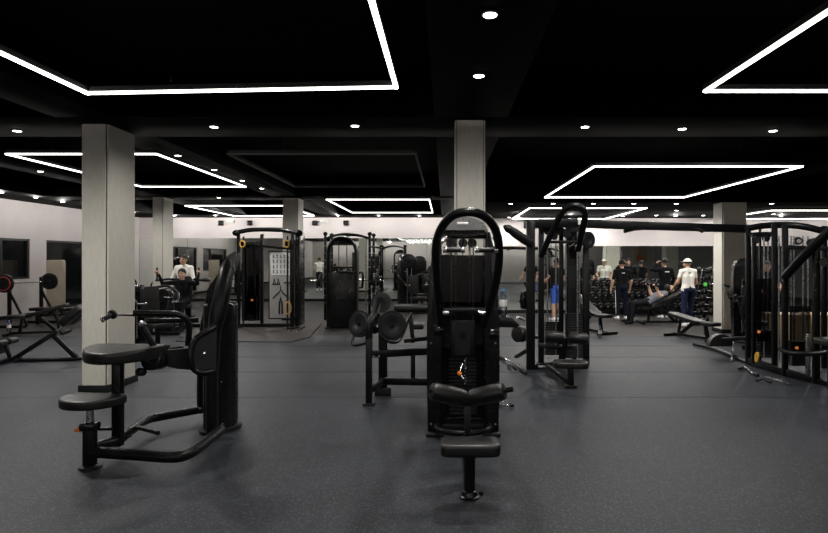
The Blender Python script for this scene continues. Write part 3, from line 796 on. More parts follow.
def plate_loaded():
    t = thing('plate_loaded_machine', 'low black plate loaded machine with weight discs, left of the pulldown tower', 'gym machine', (-0.91, 6.57, 0))
    w = True
    pt = B().bar(P(369, 405, 6.57), P(369, 335, 6.57), 0.075, 0.07, 0.012).o('front_post', 'black_metal', t, w)
    B().box((-0.89, 6.57, 0.012), (0.14, 0.12, 0.024), bev=0.006).o('foot', 'rubber', pt, w)
    B().tube([P(369, 338, 6.57), P(369, 328, 6.57), P(371, 320, 6.6), P(375, 312, 6.75), P(379, 300, 7.05)], 0.044, 14, sm=5).o('curved_arm', 'black_metal', t, w)
    B().bar(P(370, 354, 6.6), P(432, 351, 6.85), 0.07, 0.085, 0.01).o('upper_rail', 'black_metal', t, w)
    B().bar(P(384, 381, 7.0), P(436, 382, 6.9), 0.07, 0.085, 0.01).o('lower_rail', 'black_metal', t, w)
    B().bar(P(371, 390, 6.6), P(384, 380, 7.0), 0.06, 0.06, 0.01).o('link_rail', 'black_metal', t, w)
    rp = B().bar(P(383, 388, 7.05), P(383, 330, 7.05), 0.11, 0.07, 0.012).o('rear_post', 'black_metal', t, w)
    B().box((-0.78, 7.05, 0.05), (0.2, 0.12, 0.10), bev=0.01).o('foot', 'rubber', rp, w)
    bolts(t, [P(374, 356, 6.55), P(379, 356, 6.55), P(381, 378, 6.93), P(386, 378, 6.93), P(381, 384, 6.93)])
    # plates on the sleeves
    sl = B().cyl(P(374, 330, 6.62), P(377, 316, 6.85), 0.062, 0.055, 20, 0.008).o('sleeve', 'black_plastic', t, w)
    for p, ax, r in (((361, 324, 6.78), V((-0.55, -0.8, 0.18)), 0.165), ((391, 326, 6.75), V((0.42, -0.88, 0.15)), 0.185), ((381.5, 303, 7.1), V((0.0, -0.95, 0.3)), 0.13)):
        c = P(*p)
        d = disc(c, ax, r, 0.045).o('weight_disc', 'plate_iron', t, w)
        B().cyl(c - ax.normalized() * 0.03, c + ax.normalized() * 0.06, 0.024, n=14).o('sleeve_end', 'dark_steel', d, w)
    B().cyl(P(372, 325, 6.7), P(361, 324, 6.80), 0.028).o('horn', 'black_metal', t, w)
    B().cyl(P(378, 325, 6.7), P(391, 326, 6.78), 0.028).o('horn', 'black_metal', t, w)
    B().tube([P(354, 335, 6.8), P(353, 345, 6.72), P(366, 343, 6.62)], 0.018, 10, sm=4).o('handle', 'dark_steel', t, w)
    B().tube([P(380, 337, 6.7), P(392, 342, 6.65), P(400, 339, 6.75), P(407, 322, 7.0), P(411, 313, 7.1)], 0.024, 10, sm=5).o('lever', 'dark_steel', t, w)
    # cushion roll and its bracket
    a, b = P(394, 308, 7.15), P(434, 308, 7.15)
    B().lathe([(0.03, 0), (0.05, 0.01), (0.056, 0.04), (0.056, (b - a).length)], a, (b - a), 22).o('cushion_roll', 'vinyl', t, w)
    B().bar(P(410, 312, 7.1), P(413, 343, 7.05), 0.05, 0.06).o('bracket', 'black_metal', t, w)
    B().box(P(418, 326, 7.3), (0.16, 0.3, 0.06), bev=0.02).o('knee_pad', 'vinyl', t, w)
    B().bar(P(404, 341, 6.95), P(430, 338, 7.0), 0.05, 0.05).o('cross_bar', 'black_metal', t, w)
    B().bar(P(413, 352, 7.1), P(413, 383, 7.1), 0.06, 0.06).o('support_post', 'black_metal', t, w)
    return t


plate_loaded()


# ------------------------------------------------------------------ cable trainer on its mat
def cable_trainer():
    mb = B()
    poly = [(-5.6, 11.65), (-3.16, 11.55), (-3.16 + 0.2, 12.3), (-3.3, 15.0), (-5.6, 15.0)]
    mb.prism(poly, 0.022, M.Translation((0, 0, 0.0115)), bev=0.006, seg=1)
    mo = mb.o('exercise_mat', 'mat_brown'); tag(mo, 'flat brown rubber platform under the cable trainer', 'mat')
    t = thing('cable_trainer', 'black dual cable trainer with yellow handles and accessory board on a brown mat', 'gym machine', (-4.4, 14.0, 0.023))
    w = True; Y = 14.0
    x = lambda px, YY=Y: (px - CX) * YY / F
    for px, YY in ((238.5, 14.0), (262, 14.3), (292.5, 13.7)):
        up = B().bar((x(px, YY), YY, 0.023), (x(px, YY), YY, 2.36), 0.075, 0.075, 0.01).o('upright', 'black_metal', t, w)
        B().box((x(px, YY), YY, 0.045), (0.2, 0.3, 0.04), bev=0.01).o('foot_plate', 'black_metal', up, w)
    B().tube([P(234, 233, 13.95), P(250, 230, 14.0), P(268, 229.5, 14.0), P(285, 230.5, 13.8), P(300, 234, 13.65)], 0.055, 12, sm=5).o('top_arch', 'black_metal', t, w)
    for px, YY in ((236, 13.85), (299, 13.6)):
        B().ell(P(px, 233, YY), (0.09, 0.09, 0.075)).o('arch_cap', 'black_plastic', t, w)
    B().bar(P(240, 244, 14.1), P(292, 249, 13.8), 0.06, 0.06).o('upper_rail', 'black_metal', t, w)
    B().bar(P(238, 325, 14.1), P(292, 325, 14.0), 0.07, 0.08).o('lower_rail', 'black_metal', t, w)
    # left weight tower under a smoked cover
    B().box(P(251, 282, 14.5), (0.46, 0.05, 2.0), bev=0.01).o('tower_back', 'matte_black', t, w)
    B().box(P(251, 281, 14.22), (0.44, 0.012, 1.98)).o('tower_cover', 'smoked', t, w)
    plates_stack(t, (x(251, 14.35), 14.36, 0.15), 16, 0.30, 0.13, 0.04, True)
    for px in (247, 255):
        B().cyl((x(px, 14.36), 14.36, 0.1), (x(px, 14.36), 14.36, 2.2), 0.012, n=8).o('guide_rod', 'steel', t, w)
    B().cyl(P(252, 300, 14.2), P(252, 300, 14.1), 0.03, n=10).o('selector_knob', 'orange', t, w)
    B().box(P(251, 245, 14.2), (0.44, 0.10, 0.12), bev=0.02).o('pulley_box', 'black_plastic', t, w)
    # right weight tower, seen edge-on
    ec = P(300, 282, 14.0)
    B().box((ec.x, 14.0, 1.2), (0.11, 0.55, 2.25), bev=0.03).o('side_tower', 'black_plastic', t, w)
    B().box((ec.x - 0.12, 13.9, 1.15), (0.1, 0.4, 2.1)).o('side_cover', 'smoked', t, w)
    # chrome slide posts and carriages with yellow handles
    for px, YY, zz in ((243.5, 13.8, 2.08), (287.5, 13.6, 2.08)):
        B().cyl((x(px, YY), YY, 0.06), (x(px, YY), YY, 2.28), 0.022, n=12).o('slide_post', 'dark_steel', t, w)
        c = B().box((x(px, YY), YY, zz), (0.10, 0.12, 0.18), bev=0.02).o('carriage', 'black_plastic', t, w)
        B().tube([(x(px, YY) + 0.06 * math.cos(a / 10 * 2 * PI), YY - 0.08, zz + 0.01 + 0.08 * math.sin(a / 10 * 2 * PI)) for a in range(10)], 0.020, 8, True).o('strap_handle', 'yellow', c, w)
    B().tube([P(288 + 3 * math.cos(a / 8 * 2 * PI), 308 + 6 * math.sin(a / 8 * 2 * PI), 13.5) for a in range(8)], 0.016, 8, True, 2).o('strap_handle', 'yellow', t, w)
    # accessory board
    bc = P(281, 285, 13.95)
    bd = B().box((bc.x, 13.95, bc.z), (0.56, 0.03, 1.64), bev=0.006).o('accessory_board', 'board_grey', t, w)
    B().box((bc.x, 13.97, bc.z), (0.62, 0.03, 1.70), bev=0.006).o('board_frame', 'black_metal', bd, w)
    ch = B().box((bc.x, 13.93, bc.z + 0.52), (0.47, 0.008, 0.54)).o('exercise_chart', 'label_white', bd, w)
    for r in range(4):
        for c in range(5):
            fx, fz = bc.x - 0.18 + c * 0.09, bc.z + 0.71 - r * 0.125
            f = B()
            f.ell((fx, 13.924, fz + 0.035), (0.012, 0.004, 0.014), n=6)
            f.tube([(fx, 13.924, fz + 0.02), (fx + 0.005, 13.924, fz - 0.01), (fx - 0.018, 13.924, fz - 0.045)], 0.006, 5)
            f.tube([(fx - 0.022, 13.924, fz + (0.03 if (r + c) % 2 else -0.012)), (fx, 13.924, fz + 0.014), (fx + 0.024, 13.924, fz + (0.03 if c % 2 else -0.01))], 0.005, 5)
            f.tube([(fx + 0.005, 13.924, fz - 0.01), (fx + 0.02, 13.924, fz - 0.045)], 0.006, 5)
            f.o('chart_figure', 'matte_black', ch, w)
    def acc(name, *builders):
        for b in builders: b.o(name, 'matte_black', bd, w)
    for fx in (-0.16, -0.06):
        acc('stirrup_handle', B().tube([(bc.x + fx - 0.03, 13.92, bc.z + 0.02), (bc.x + fx, 13.92, bc.z + 0.16), (bc.x + fx + 0.03, 13.92, bc.z + 0.02)], 0.012, 8).cyl((bc.x + fx - 0.045, 13.92, bc.z + 0.02), (bc.x + fx + 0.045, 13.92, bc.z + 0.02), 0.016, n=8))
    acc('straight_bar', B().cyl((bc.x + 0.08, 13.92, bc.z + 0.06), (bc.x + 0.24, 13.92, bc.z + 0.06), 0.014, n=8).cyl((bc.x + 0.16, 13.92, bc.z + 0.06), (bc.x + 0.16, 13.92, bc.z + 0.16), 0.008, n=6))
    acc('v_handle', B().tube([(bc.x - 0.20, 13.92, bc.z - 0.33), (bc.x - 0.06, 13.92, bc.z - 0.20), (bc.x, 13.92, bc.z - 0.12), (bc.x + 0.06, 13.92, bc.z - 0.20), (bc.x + 0.20, 13.92, bc.z - 0.33)], 0.016, 8).cyl((bc.x, 13.92, bc.z - 0.12), (bc.x, 13.92, bc.z - 0.02), 0.012, n=8))
    acc('tricep_rope', B().tube([(bc.x - 0.04, 13.92, bc.z - 0.72), (bc.x - 0.03, 13.92, bc.z - 0.45), (bc.x, 13.92, bc.z - 0.30), (bc.x + 0.03, 13.92, bc.z - 0.45), (bc.x + 0.04, 13.92, bc.z - 0.72)], 0.020, 8))
    # cable ends lying at the foot
    B().tube([P(284, 329, 13.4), P(292, 331, 13.2), P(300, 330, 13.2), P(305, 327, 13.3)], 0.02, 8, sm=4).o('loose_handle', 'chrome', t, w)
    return t


cable_trainer()


# ------------------------------------------------------------------ arch topped machines seen from behind
def arch_machine(loc, rz, label, w=0.78, h=2.3):
    t = thing('arch_top_machine', label, 'gym machine', loc, rz)
    r = w / 2
    outer = [(-r, 0.04), (-r, h - r)] + arc(0, h - r, r, r, 180, 0, 20) + [(r, h - r), (r, 0.04)]
    th = 0.09
    inner = [(r - th, h - r)] + arc(0, h - r, r - th, r - th, 0, 180, 20)[1:-1] + [(-r + th, h - r), (-r + th, h * 0.64), (r - th, h * 0.64)]
    # ring as a swept frame, closed lower panel
    B().tube([(-r + 0.045, 0, 0.05), (-r + 0.045, 0, h * 0.5), (-r + 0.045, 0, h - r)] + [(x, 0, z) for x, z in arc(0, h - r, r - 0.045, r - 0.045, 180, 0, 16)[1:-1]] + [(r - 0.045, 0, h - r), (r - 0.045, 0, h * 0.5), (r - 0.045, 0, 0.05)], 0.048, 12, ry=0.16).o('arch_frame', 'black_metal', t)
    B().box((0, 0, h * 0.31), (w - 0.1, 0.30, h * 0.60), bev=0.03).o('lower_cover', 'black_plastic', t)
    B().box((0, -0.157, h * 0.33), (0.26, 0.008, 0.05), bev=0.003).o('badge', 'dark_steel', t)
    top = arc(0, h - r, r - 0.08, r - 0.08, 150, 30, 10)
    B().prism(top, 0.2, XZ, bev=0.01).o('hood', 'black_plastic', t)
    for x in (-0.1, 0.1):
        B().cyl((x, 0.03, 0.3), (x, 0.03, h - 0.2), 0.014, n=8).o('guide_rod', 'steel', t)
    B().box((0, 0.03, h * 0.66), (w - 0.2, 0.16, 0.05), bev=0.01).o('cross_plate', 'dark_steel', t)
    plates_stack(t, (0, 0.03, h * 0.61 - 0.12), 4, 0.32, 0.14, 0.035)
    # seat side, away from the cover
    B().bar((0, 0.1, 0.08), (0, 1.1, 0.08), 0.09, 0.09).o('floor_beam', 'black_metal', t)
    B().bar((-0.35, 1.1, 0.05), (0.35, 1.1, 0.05), 0.08, 0.08).o('rear_foot', 'black_metal', t)
    B().bar((0, 0.75, 0.1), (0, 0.75, 0.45), 0.07, 0.07).o('seat_post', 'black_metal', t)
    B().prism(rrect(0.42, 0.42, 0.08), 0.08, M.Translation((0, 0.75, 0.49)), bev=0.02).o('seat', 'vinyl', t)
    B().prism(rrect(0.36, 0.62, 0.08), 0.08, M.Translation((0, 0.45, 0.92)) @ XZ, bev=0.02).o('backrest', 'vinyl', t)
    for s in (-1, 1):
        B().tube([(s * 0.34, 0.1, h * 0.58), (s * 0.42, 0.4, h * 0.6), (s * 0.40, 0.75, h * 0.52), (s * 0.36, 0.85, h * 0.42)], 0.03, 10, sm=4).o('press_arm', 'black_metal', t)
        B().cyl((s * 0.36, 0.85, h * 0.42), (s * 0.2, 0.85, h * 0.42), 0.02, n=10).o('grip', 'rubber', t)
        B().box((s * (w / 2 - 0.06), 0, 0.02), (0.14, 0.4, 0.04), bev=0.01).o('foot', 'rubber', t)
    return t


arch_machine((-2.56, 14.0, 0), 0.0, 'tall arch topped machine seen from behind right of the cable trainer', 0.78, 2.3)
am2 = arch_machine((-9.3, 19.6, 0), 2.2, 'arch topped machine far left near the long mirror', 0.7, 1.8)


# domed machine used several times in the back rows
def domed_machine(loc, rz, label, h=1.72, k=1.0):
    t = thing('domed_machine', label, 'gym machine', loc, rz)
    r = 0.30 * k
    poly = [(-r, 0.04), (-r * 1.05, h * 0.5), (-r, h - r * 0.9)] + arc(0, h - r * 0.9, r, r * 0.9, 180, 0, 16)[1:-1] + [(r, h - r * 0.9), (r * 1.05, h * 0.5), (r, 0.04)]
    B().prism(poly, 0.28, XZ, bev=0.06, seg=3).o('tower_cover', 'black_plastic', t)
    B().prism(arc(0, h - r * 0.85, r * 0.82, r * 0.7, 165, 15, 12), 0.02, M.Translation((0, -0.145, 0)) @ XZ, bev=0.006).o('visor', 'dark_steel', t)
    B().box((0, -0.143, h * 0.48), (r * 1.1, 0.012, h * 0.55), bev=0.004).o('front_window', 'smoked', t)
    for x in (-0.08, 0.08):
        B().cyl((x, -0.152, 0.2), (x, -0.152, h * 0.75), 0.009, n=8).o('guide_rod', 'steel', t)
    B().bar((0, -0.1, 0.08), (0, -1.05, 0.08), 0.09, 0.09).o('floor_beam', 'black_metal', t)
    B().bar((-0.3, -1.05, 0.045), (0.3, -1.05, 0.045), 0.08, 0.08).o('front_foot', 'black_metal', t)
    B().bar((0, -0.72, 0.1), (0, -0.72, 0.44), 0.07, 0.07).o('seat_post', 'black_metal', t)
    B().prism(rrect(0.42, 0.40, 0.08), 0.08, M.Translation((0, -0.74, 0.48)), bev=0.02).o('seat', 'vinyl', t)
    B().prism(rrect(0.34, 0.60, 0.08), 0.08, M.Translation((0, -0.46, 0.90)) @ XZ, bev=0.02).o('backrest', 'vinyl', t)
    B().bar((0, -0.42, 0.85), (0, -0.12, 0.85), 0.07, 0.07).o('backrest_beam', 'black_metal', t)
    for s in (-1, 1):
        a = B().tube([(s * 0.30, -0.05, 1.15), (s * 0.46, -0.30, 1.18), (s * 0.46, -0.62, 1.05), (s * 0.40, -0.75, 0.90)], 0.028, 10, sm=4).o('press_arm', 'black_metal', t)
        B().cyl((s * 0.40, -0.75, 0.90), (s * 0.24, -0.78, 0.90), 0.019, n=10).o('grip', 'chrome', a)
    return t


domed_machine((6.2, 11.6, 0), -0.25, 'domed black machine standing in front of the grey pillar at right', 1.74, 0.75)
domed_machine((-6.0, 10.9, 0), 1.0, 'low round hooded machine peeking out right of the large left pillar', 1.22, 0.85)
domed_machine((-1.25, 18.6, 0), 0.5, 'domed machine far back between the tall rack and the pulldown tower', 1.9)
domed_machine((-0.35, 20.2, 0), -0.7, 'domed machine farthest back beside the pulldown tower', 1.55)
domed_machine((-10.6, 17.6, 0), 1.2, 'domed machine beside the side wall windows', 1.6)


# chest fly machine with a person on it, far left
def fly_machine(loc, rz, label):
    t = thing('chest_fly_machine', label, 'gym machine', loc, rz)
    B().prism([(-0.17, 0.05), (-0.18, 0.9)] + arc(0, 0.9, 0.18, 0.16, 180, 0, 14)[1:-1] + [(0.18, 0.9), (0.17, 0.05)], 0.22, M.Translation((0, -0.75, 0)) @ XZ, bev=0.05, seg=3).o('tower_cover', 'black_plastic', t)
    B().bar((0, -0.7, 0.07), (0, 0.55, 0.07), 0.1, 0.09).o('floor_beam', 'black_metal', t)
    B().bar((-0.4, 0.55, 0.045), (0.4, 0.55, 0.045), 0.08, 0.08).o('rear_foot', 'black_metal', t)
    B().bar((-0.4, -0.95, 0.045), (0.4, -0.95, 0.045), 0.08, 0.08).o('front_foot', 'black_metal', t)
    B().bar((0, 0.02, 0.1), (0, 0.02, 0.54), 0.08, 0.08).o('seat_post', 'black_metal', t)
    B().prism(rrect(0.4, 0.4, 0.08), 0.08, M.Translation((0, 0.0, 0.58)), bev=0.02).o('seat', 'vinyl', t)
    B().bar((0, 0.42, 0.1), (0, 0.34, 1.3), 0.08, 0.08).o('back_post', 'black_metal', t)
    B().prism(rrect(0.3, 0.62, 0.07), 0.07, M.Translation((0, 0.245, 0.98)) @ XZ, bev=0.02).o('backrest', 'vinyl', t)
    for s in (-1, 1):
        B().tube([(s * 0.10, 0.42, 1.22), (s * 0.5, 0.40, 1.22), (s * 0.62, 0.05, 1.20), (s * 0.51, -0.16, 1.22)], 0.03, 10, sm=4).o('fly_arm', 'black_metal', t)
        B().cyl((s * 0.50, -0.18, 1.52), (s * 0.50, -0.18, 1.20), 0.02, n=10).o('grip', 'rubber', t)
        h = B().tube([(s * 0.10, -0.90, 1.02), (s * 0.22, -0.98, 1.0), (s * 0.30, -0.98, 0.92), (s * 0.22, -0.98, 0.85), (s * 0.06, -0.95, 0.86)], 0.018, 8, sm=4).o('lower_handle', 'chrome', t)
    return t


fly_machine((-6.40, 13.6, 0), 0.0, 'chest fly machine with chrome lower handles used by the person in black')


# ------------------------------------------------------------------ racks
def tall_rack(loc, rz, label, w=1.15, d=0.9, h=2.42):
    t = thing('smith_rack', label, 'rack', loc, rz)
    for sx in (-1, 1):
        for yy in (0, d):
            u = B().bar((sx * w / 2, yy, 0.03), (sx * w / 2, yy, h), 0.07, 0.07).o('upright', 'black_metal', t)
            B().ell((sx * w / 2, yy, h + 0.02), (0.065, 0.065, 0.06), n=12).o('post_cap', 'black_plastic', u)
            for k in range(9):
                B().cyl((sx * w / 2, yy - 0.037, 0.5 + 0.2 * k), (sx * w / 2, yy - 0.041, 0.5 + 0.2 * k), 0.018, n=8).o('hole_ring', 'steel', u)
        B().bar((sx * w / 2, 0, 0.05), (sx * w / 2, d + 0.2, 0.05), 0.08, 0.08).o('side_foot', 'black_metal', t)
        B().cyl((sx * (w / 2 - 0.12), 0.1, 0.1), (sx * (w / 2 - 0.12), 0.1, h - 0.1), 0.016, n=10).o('slide_rod', 'steel', t)
        for z in (0.7, 1.2):
            c = V((sx * (w / 2 + 0.02), d, z)); e = c + V((sx * 0.22, 0, 0))
            hn = B().cyl(c, e, 0.024, n=12).o('storage_horn', 'steel', t)
            disc(c + V((sx * 0.06, 0, 0)), (sx, 0, 0), 0.2, 0.05).o('weight_disc', 'plate_iron', hn)
    for yy in (0, d):
        B().tube([(-w / 2, yy, h - 0.12), (-w / 4, yy, h - 0.02), (0, yy, h + 0.02), (w / 4, yy, h - 0.02), (w / 2, yy, h - 0.12)], 0.035, 10, sm=4).o('top_arch', 'black_metal', t)
    br = B().cyl((-w / 2 - 0.45, 0.02, 1.12), (w / 2 + 0.45, 0.02, 1.12), 0.015, n=10).o('barbell', 'chrome', t)
    for sx in (-1, 1):
        disc((sx * (w / 2 + 0.12), 0.02, 1.12), (sx, 0, 0), 0.2, 0.05).o('weight_disc', 'plate_iron', br)
    return t


tall_rack((-2.75, 15.8, 0), 0.0, 'tall black smith rack with curved top behind the arch topped machine', 1.25)


# flat and sit-up benches
def back_extension(loc, rz, label):
    t = thing('back_extension_bench', label, 'bench', loc, rz)
    B().tube([(-0.62, 0, 0.05), (-0.2, 0, 0.03), (0.3, 0, 0.035), (0.75, 0, 0.05)], 0.035, 10, sm=4).o('base_rail', 'black_metal', t)
    B().bar((-0.55, 0, 0.06), (0.10, 0, 0.50), 0.06, 0.07).o('incline_beam', 'black_metal', t)
    B().bar((0.02, 0, 0.46), (0.40, 0, 0.05), 0.06, 0.07).o('strut', 'black_metal', t)
    B().bar((0.08, 0, 0.48), (0.34, 0, 0.70), 0.035, 0.035).o('telescopic_tube', 'chrome', t)
    B().bar((-0.62, -0.28, 0.045), (-0.62, 0.28, 0.045), 0.07, 0.06).o('front_foot', 'black_metal', t)
    B().bar((0.75, -0.25, 0.045), (0.75, 0.25, 0.045), 0.07, 0.06).o('rear_foot', 'black_metal', t)
    tilt = M.Rotation(-0.75, 4, 'Y')
    for s in (-1, 1):
        B().prism(rrect(0.44, 0.22, 0.06), 0.12, M.Translation((0.40, s * 0.13, 0.78)) @ tilt, bev=0.03, seg=3).o('hip_pad', 'vinyl', t)
        B().lathe([(0.02, 0), (0.05, 0.01), (0.05, 0.2), (0.02, 0.21)], (-0.66, s * 0.04, 0.34), (0, s, 0), 16).o('ankle_roller', 'vinyl', t)
    B().bar((-0.62, 0, 0.08), (-0.70, 0, 0.34), 0.05, 0.05).o('ankle_post', 'black_metal', t)
    B().box((-0.78, 0, 0.22), (0.03, 0.44, 0.2), M.Rotation(0.5, 3, 'Y'), bev=0.008).o('foot_plate', 'black_metal', t)
    for s in (-1, 1):
        B().cyl((-0.50, s * 0.03, 0.035), (-0.50, s * 0.07, 0.035), 0.035, n=14).o('wheel', 'rubber', t)
    return t


back_extension((-6.62, 9.4, 0), 0.15, 'back extension bench with split hip pads left of the large pillar')


def bench(loc, rz, label, back=0.0, name='weight_bench', seat_z=0.42):
    t = thing(name, label, 'bench', loc, rz)
    B().bar((-0.55, 0, 0.05), (0.55, 0, 0.05), 0.07, 0.06).o('floor_beam', 'black_metal', t)
    for x in (-0.55, 0.55):
        B().bar((x, -0.28, 0.035), (x, 0.28, 0.035), 0.07, 0.06).o('foot', 'black_metal', t)
    B().bar((-0.35, 0, 0.07), (-0.30, 0, seat_z - 0.05), 0.06, 0.07).o('leg', 'black_metal', t)
    B().bar((0.35, 0, 0.07), (0.05, 0, seat_z - 0.04), 0.06, 0.07).o('leg', 'black_metal', t)
    B().prism(rrect(0.34, 0.30, 0.05), 0.075, M.Translation((-0.42, 0, seat_z)), bev=0.02).o('seat_pad', 'vinyl', t)
    mt = M.Translation((-0.22, 0, seat_z)) @ M.Rotation(-back, 4, 'Y') @ M.Translation((0.43, 0, 0))
    B().prism(rrect(0.84, 0.30, 0.06), 0.075, mt, bev=0.02).o('back_pad', 'vinyl', t)
    e = mt @ V((0.15, 0, -0.03))
    B().bar((0.42, 0, 0.07), e, 0.05, 0.05).o('back_support', 'dark_steel', t)
    return t


bench((-9.3, 12.8, 0), 0.3, 'declined sit-up bench on the left behind the back extension bench', 0.30)
bench((-8.3, 15.3, 0), 3.0, 'incline bench with raised pad before the cream board', 0.55)
bench((-8.0, 16.4, 0), 0.2, 'bench far left near the tall window beside the slim pillar', 0.35)
bench((5.38, 12.1, 0), PI - 1.15, 'incline bench low beside the dumbbell stand, in front of the grey pillar', 0.16, seat_z=0.36)
bench((3.45, 13.2, 0), 2.0, 'pale edged bench standing right behind the multi station', 0.5)


def hip_board():
    p = P(52, 260, 17.0)
    t = thing('cream_board', 'tall cream padded board standing before the left window', 'board', (-11.95, 17.2, 0))
    B().prism(rrect(0.5, 1.5, 0.05), 0.16, M.Translation((0, 0, 0.95)) @ XZ, bev=0.02).o('panel', 'cream_board', t)
    for s in (-1, 1):
        B().bar((s * 0.18, -0.25, 0.03), (s * 0.18, 0.25, 0.03), 0.06, 0.05).o('foot', 'black_metal', t)
        B().bar((s * 0.18, 0, 0.05), (s * 0.18, 0, 0.25), 0.05, 0.05).o('leg', 'black_metal', t)
hip_board()

# barbell stand at the left edge
def barbell_stand():
    t = thing('bench_press_station', 'black bench press station with a red rimmed weight disc at left edge', 'gym machine', (-10.85, 14.5, 0))
    for yy in (-0.55, 0.55):
        B().bar((0, yy, 0.03), (0.0, yy, 1.25), 0.07, 0.07).o('upright', 'black_metal', t)
        B().bar((-0.4, yy, 0.04), (0.4, yy, 0.04), 0.07, 0.07).o('foot', 'black_metal', t)
        B().bar((0.0, yy, 0.9), (0.45, yy, 0.05), 0.05, 0.05).o('brace', 'black_metal', t)
    b = B().cyl((0.06, -1.05, 1.12), (0.06, 1.05, 1.12), 0.016, n=10).o('barbell', 'chrome', t)
    for s in (-1, 1):
        disc((0.06, s * 0.75, 1.12), (0, s, 0), 0.225, 0.06).o('weight_disc', 'plate_iron', b)
        B().tube([(0.06 + 0.165 * math.cos(a / 20 * 2 * PI), s * 0.82, 1.12 + 0.165 * math.sin(a / 20 * 2 * PI)) for a in range(20)], 0.014, 6, True).o('rim_stripe', 'red', b)
    B().prism(rrect(1.2, 0.3, 0.06), 0.08, M.Translation((0.75, 0, 0.43)), bev=0.02).o('bench_pad', 'vinyl', t)
    for x in (0.3, 1.2):
        B().bar((x, 0, 0.03), (x, 0, 0.4), 0.07, 0.07).o('bench_leg', 'black_metal', t)
barbell_stand()


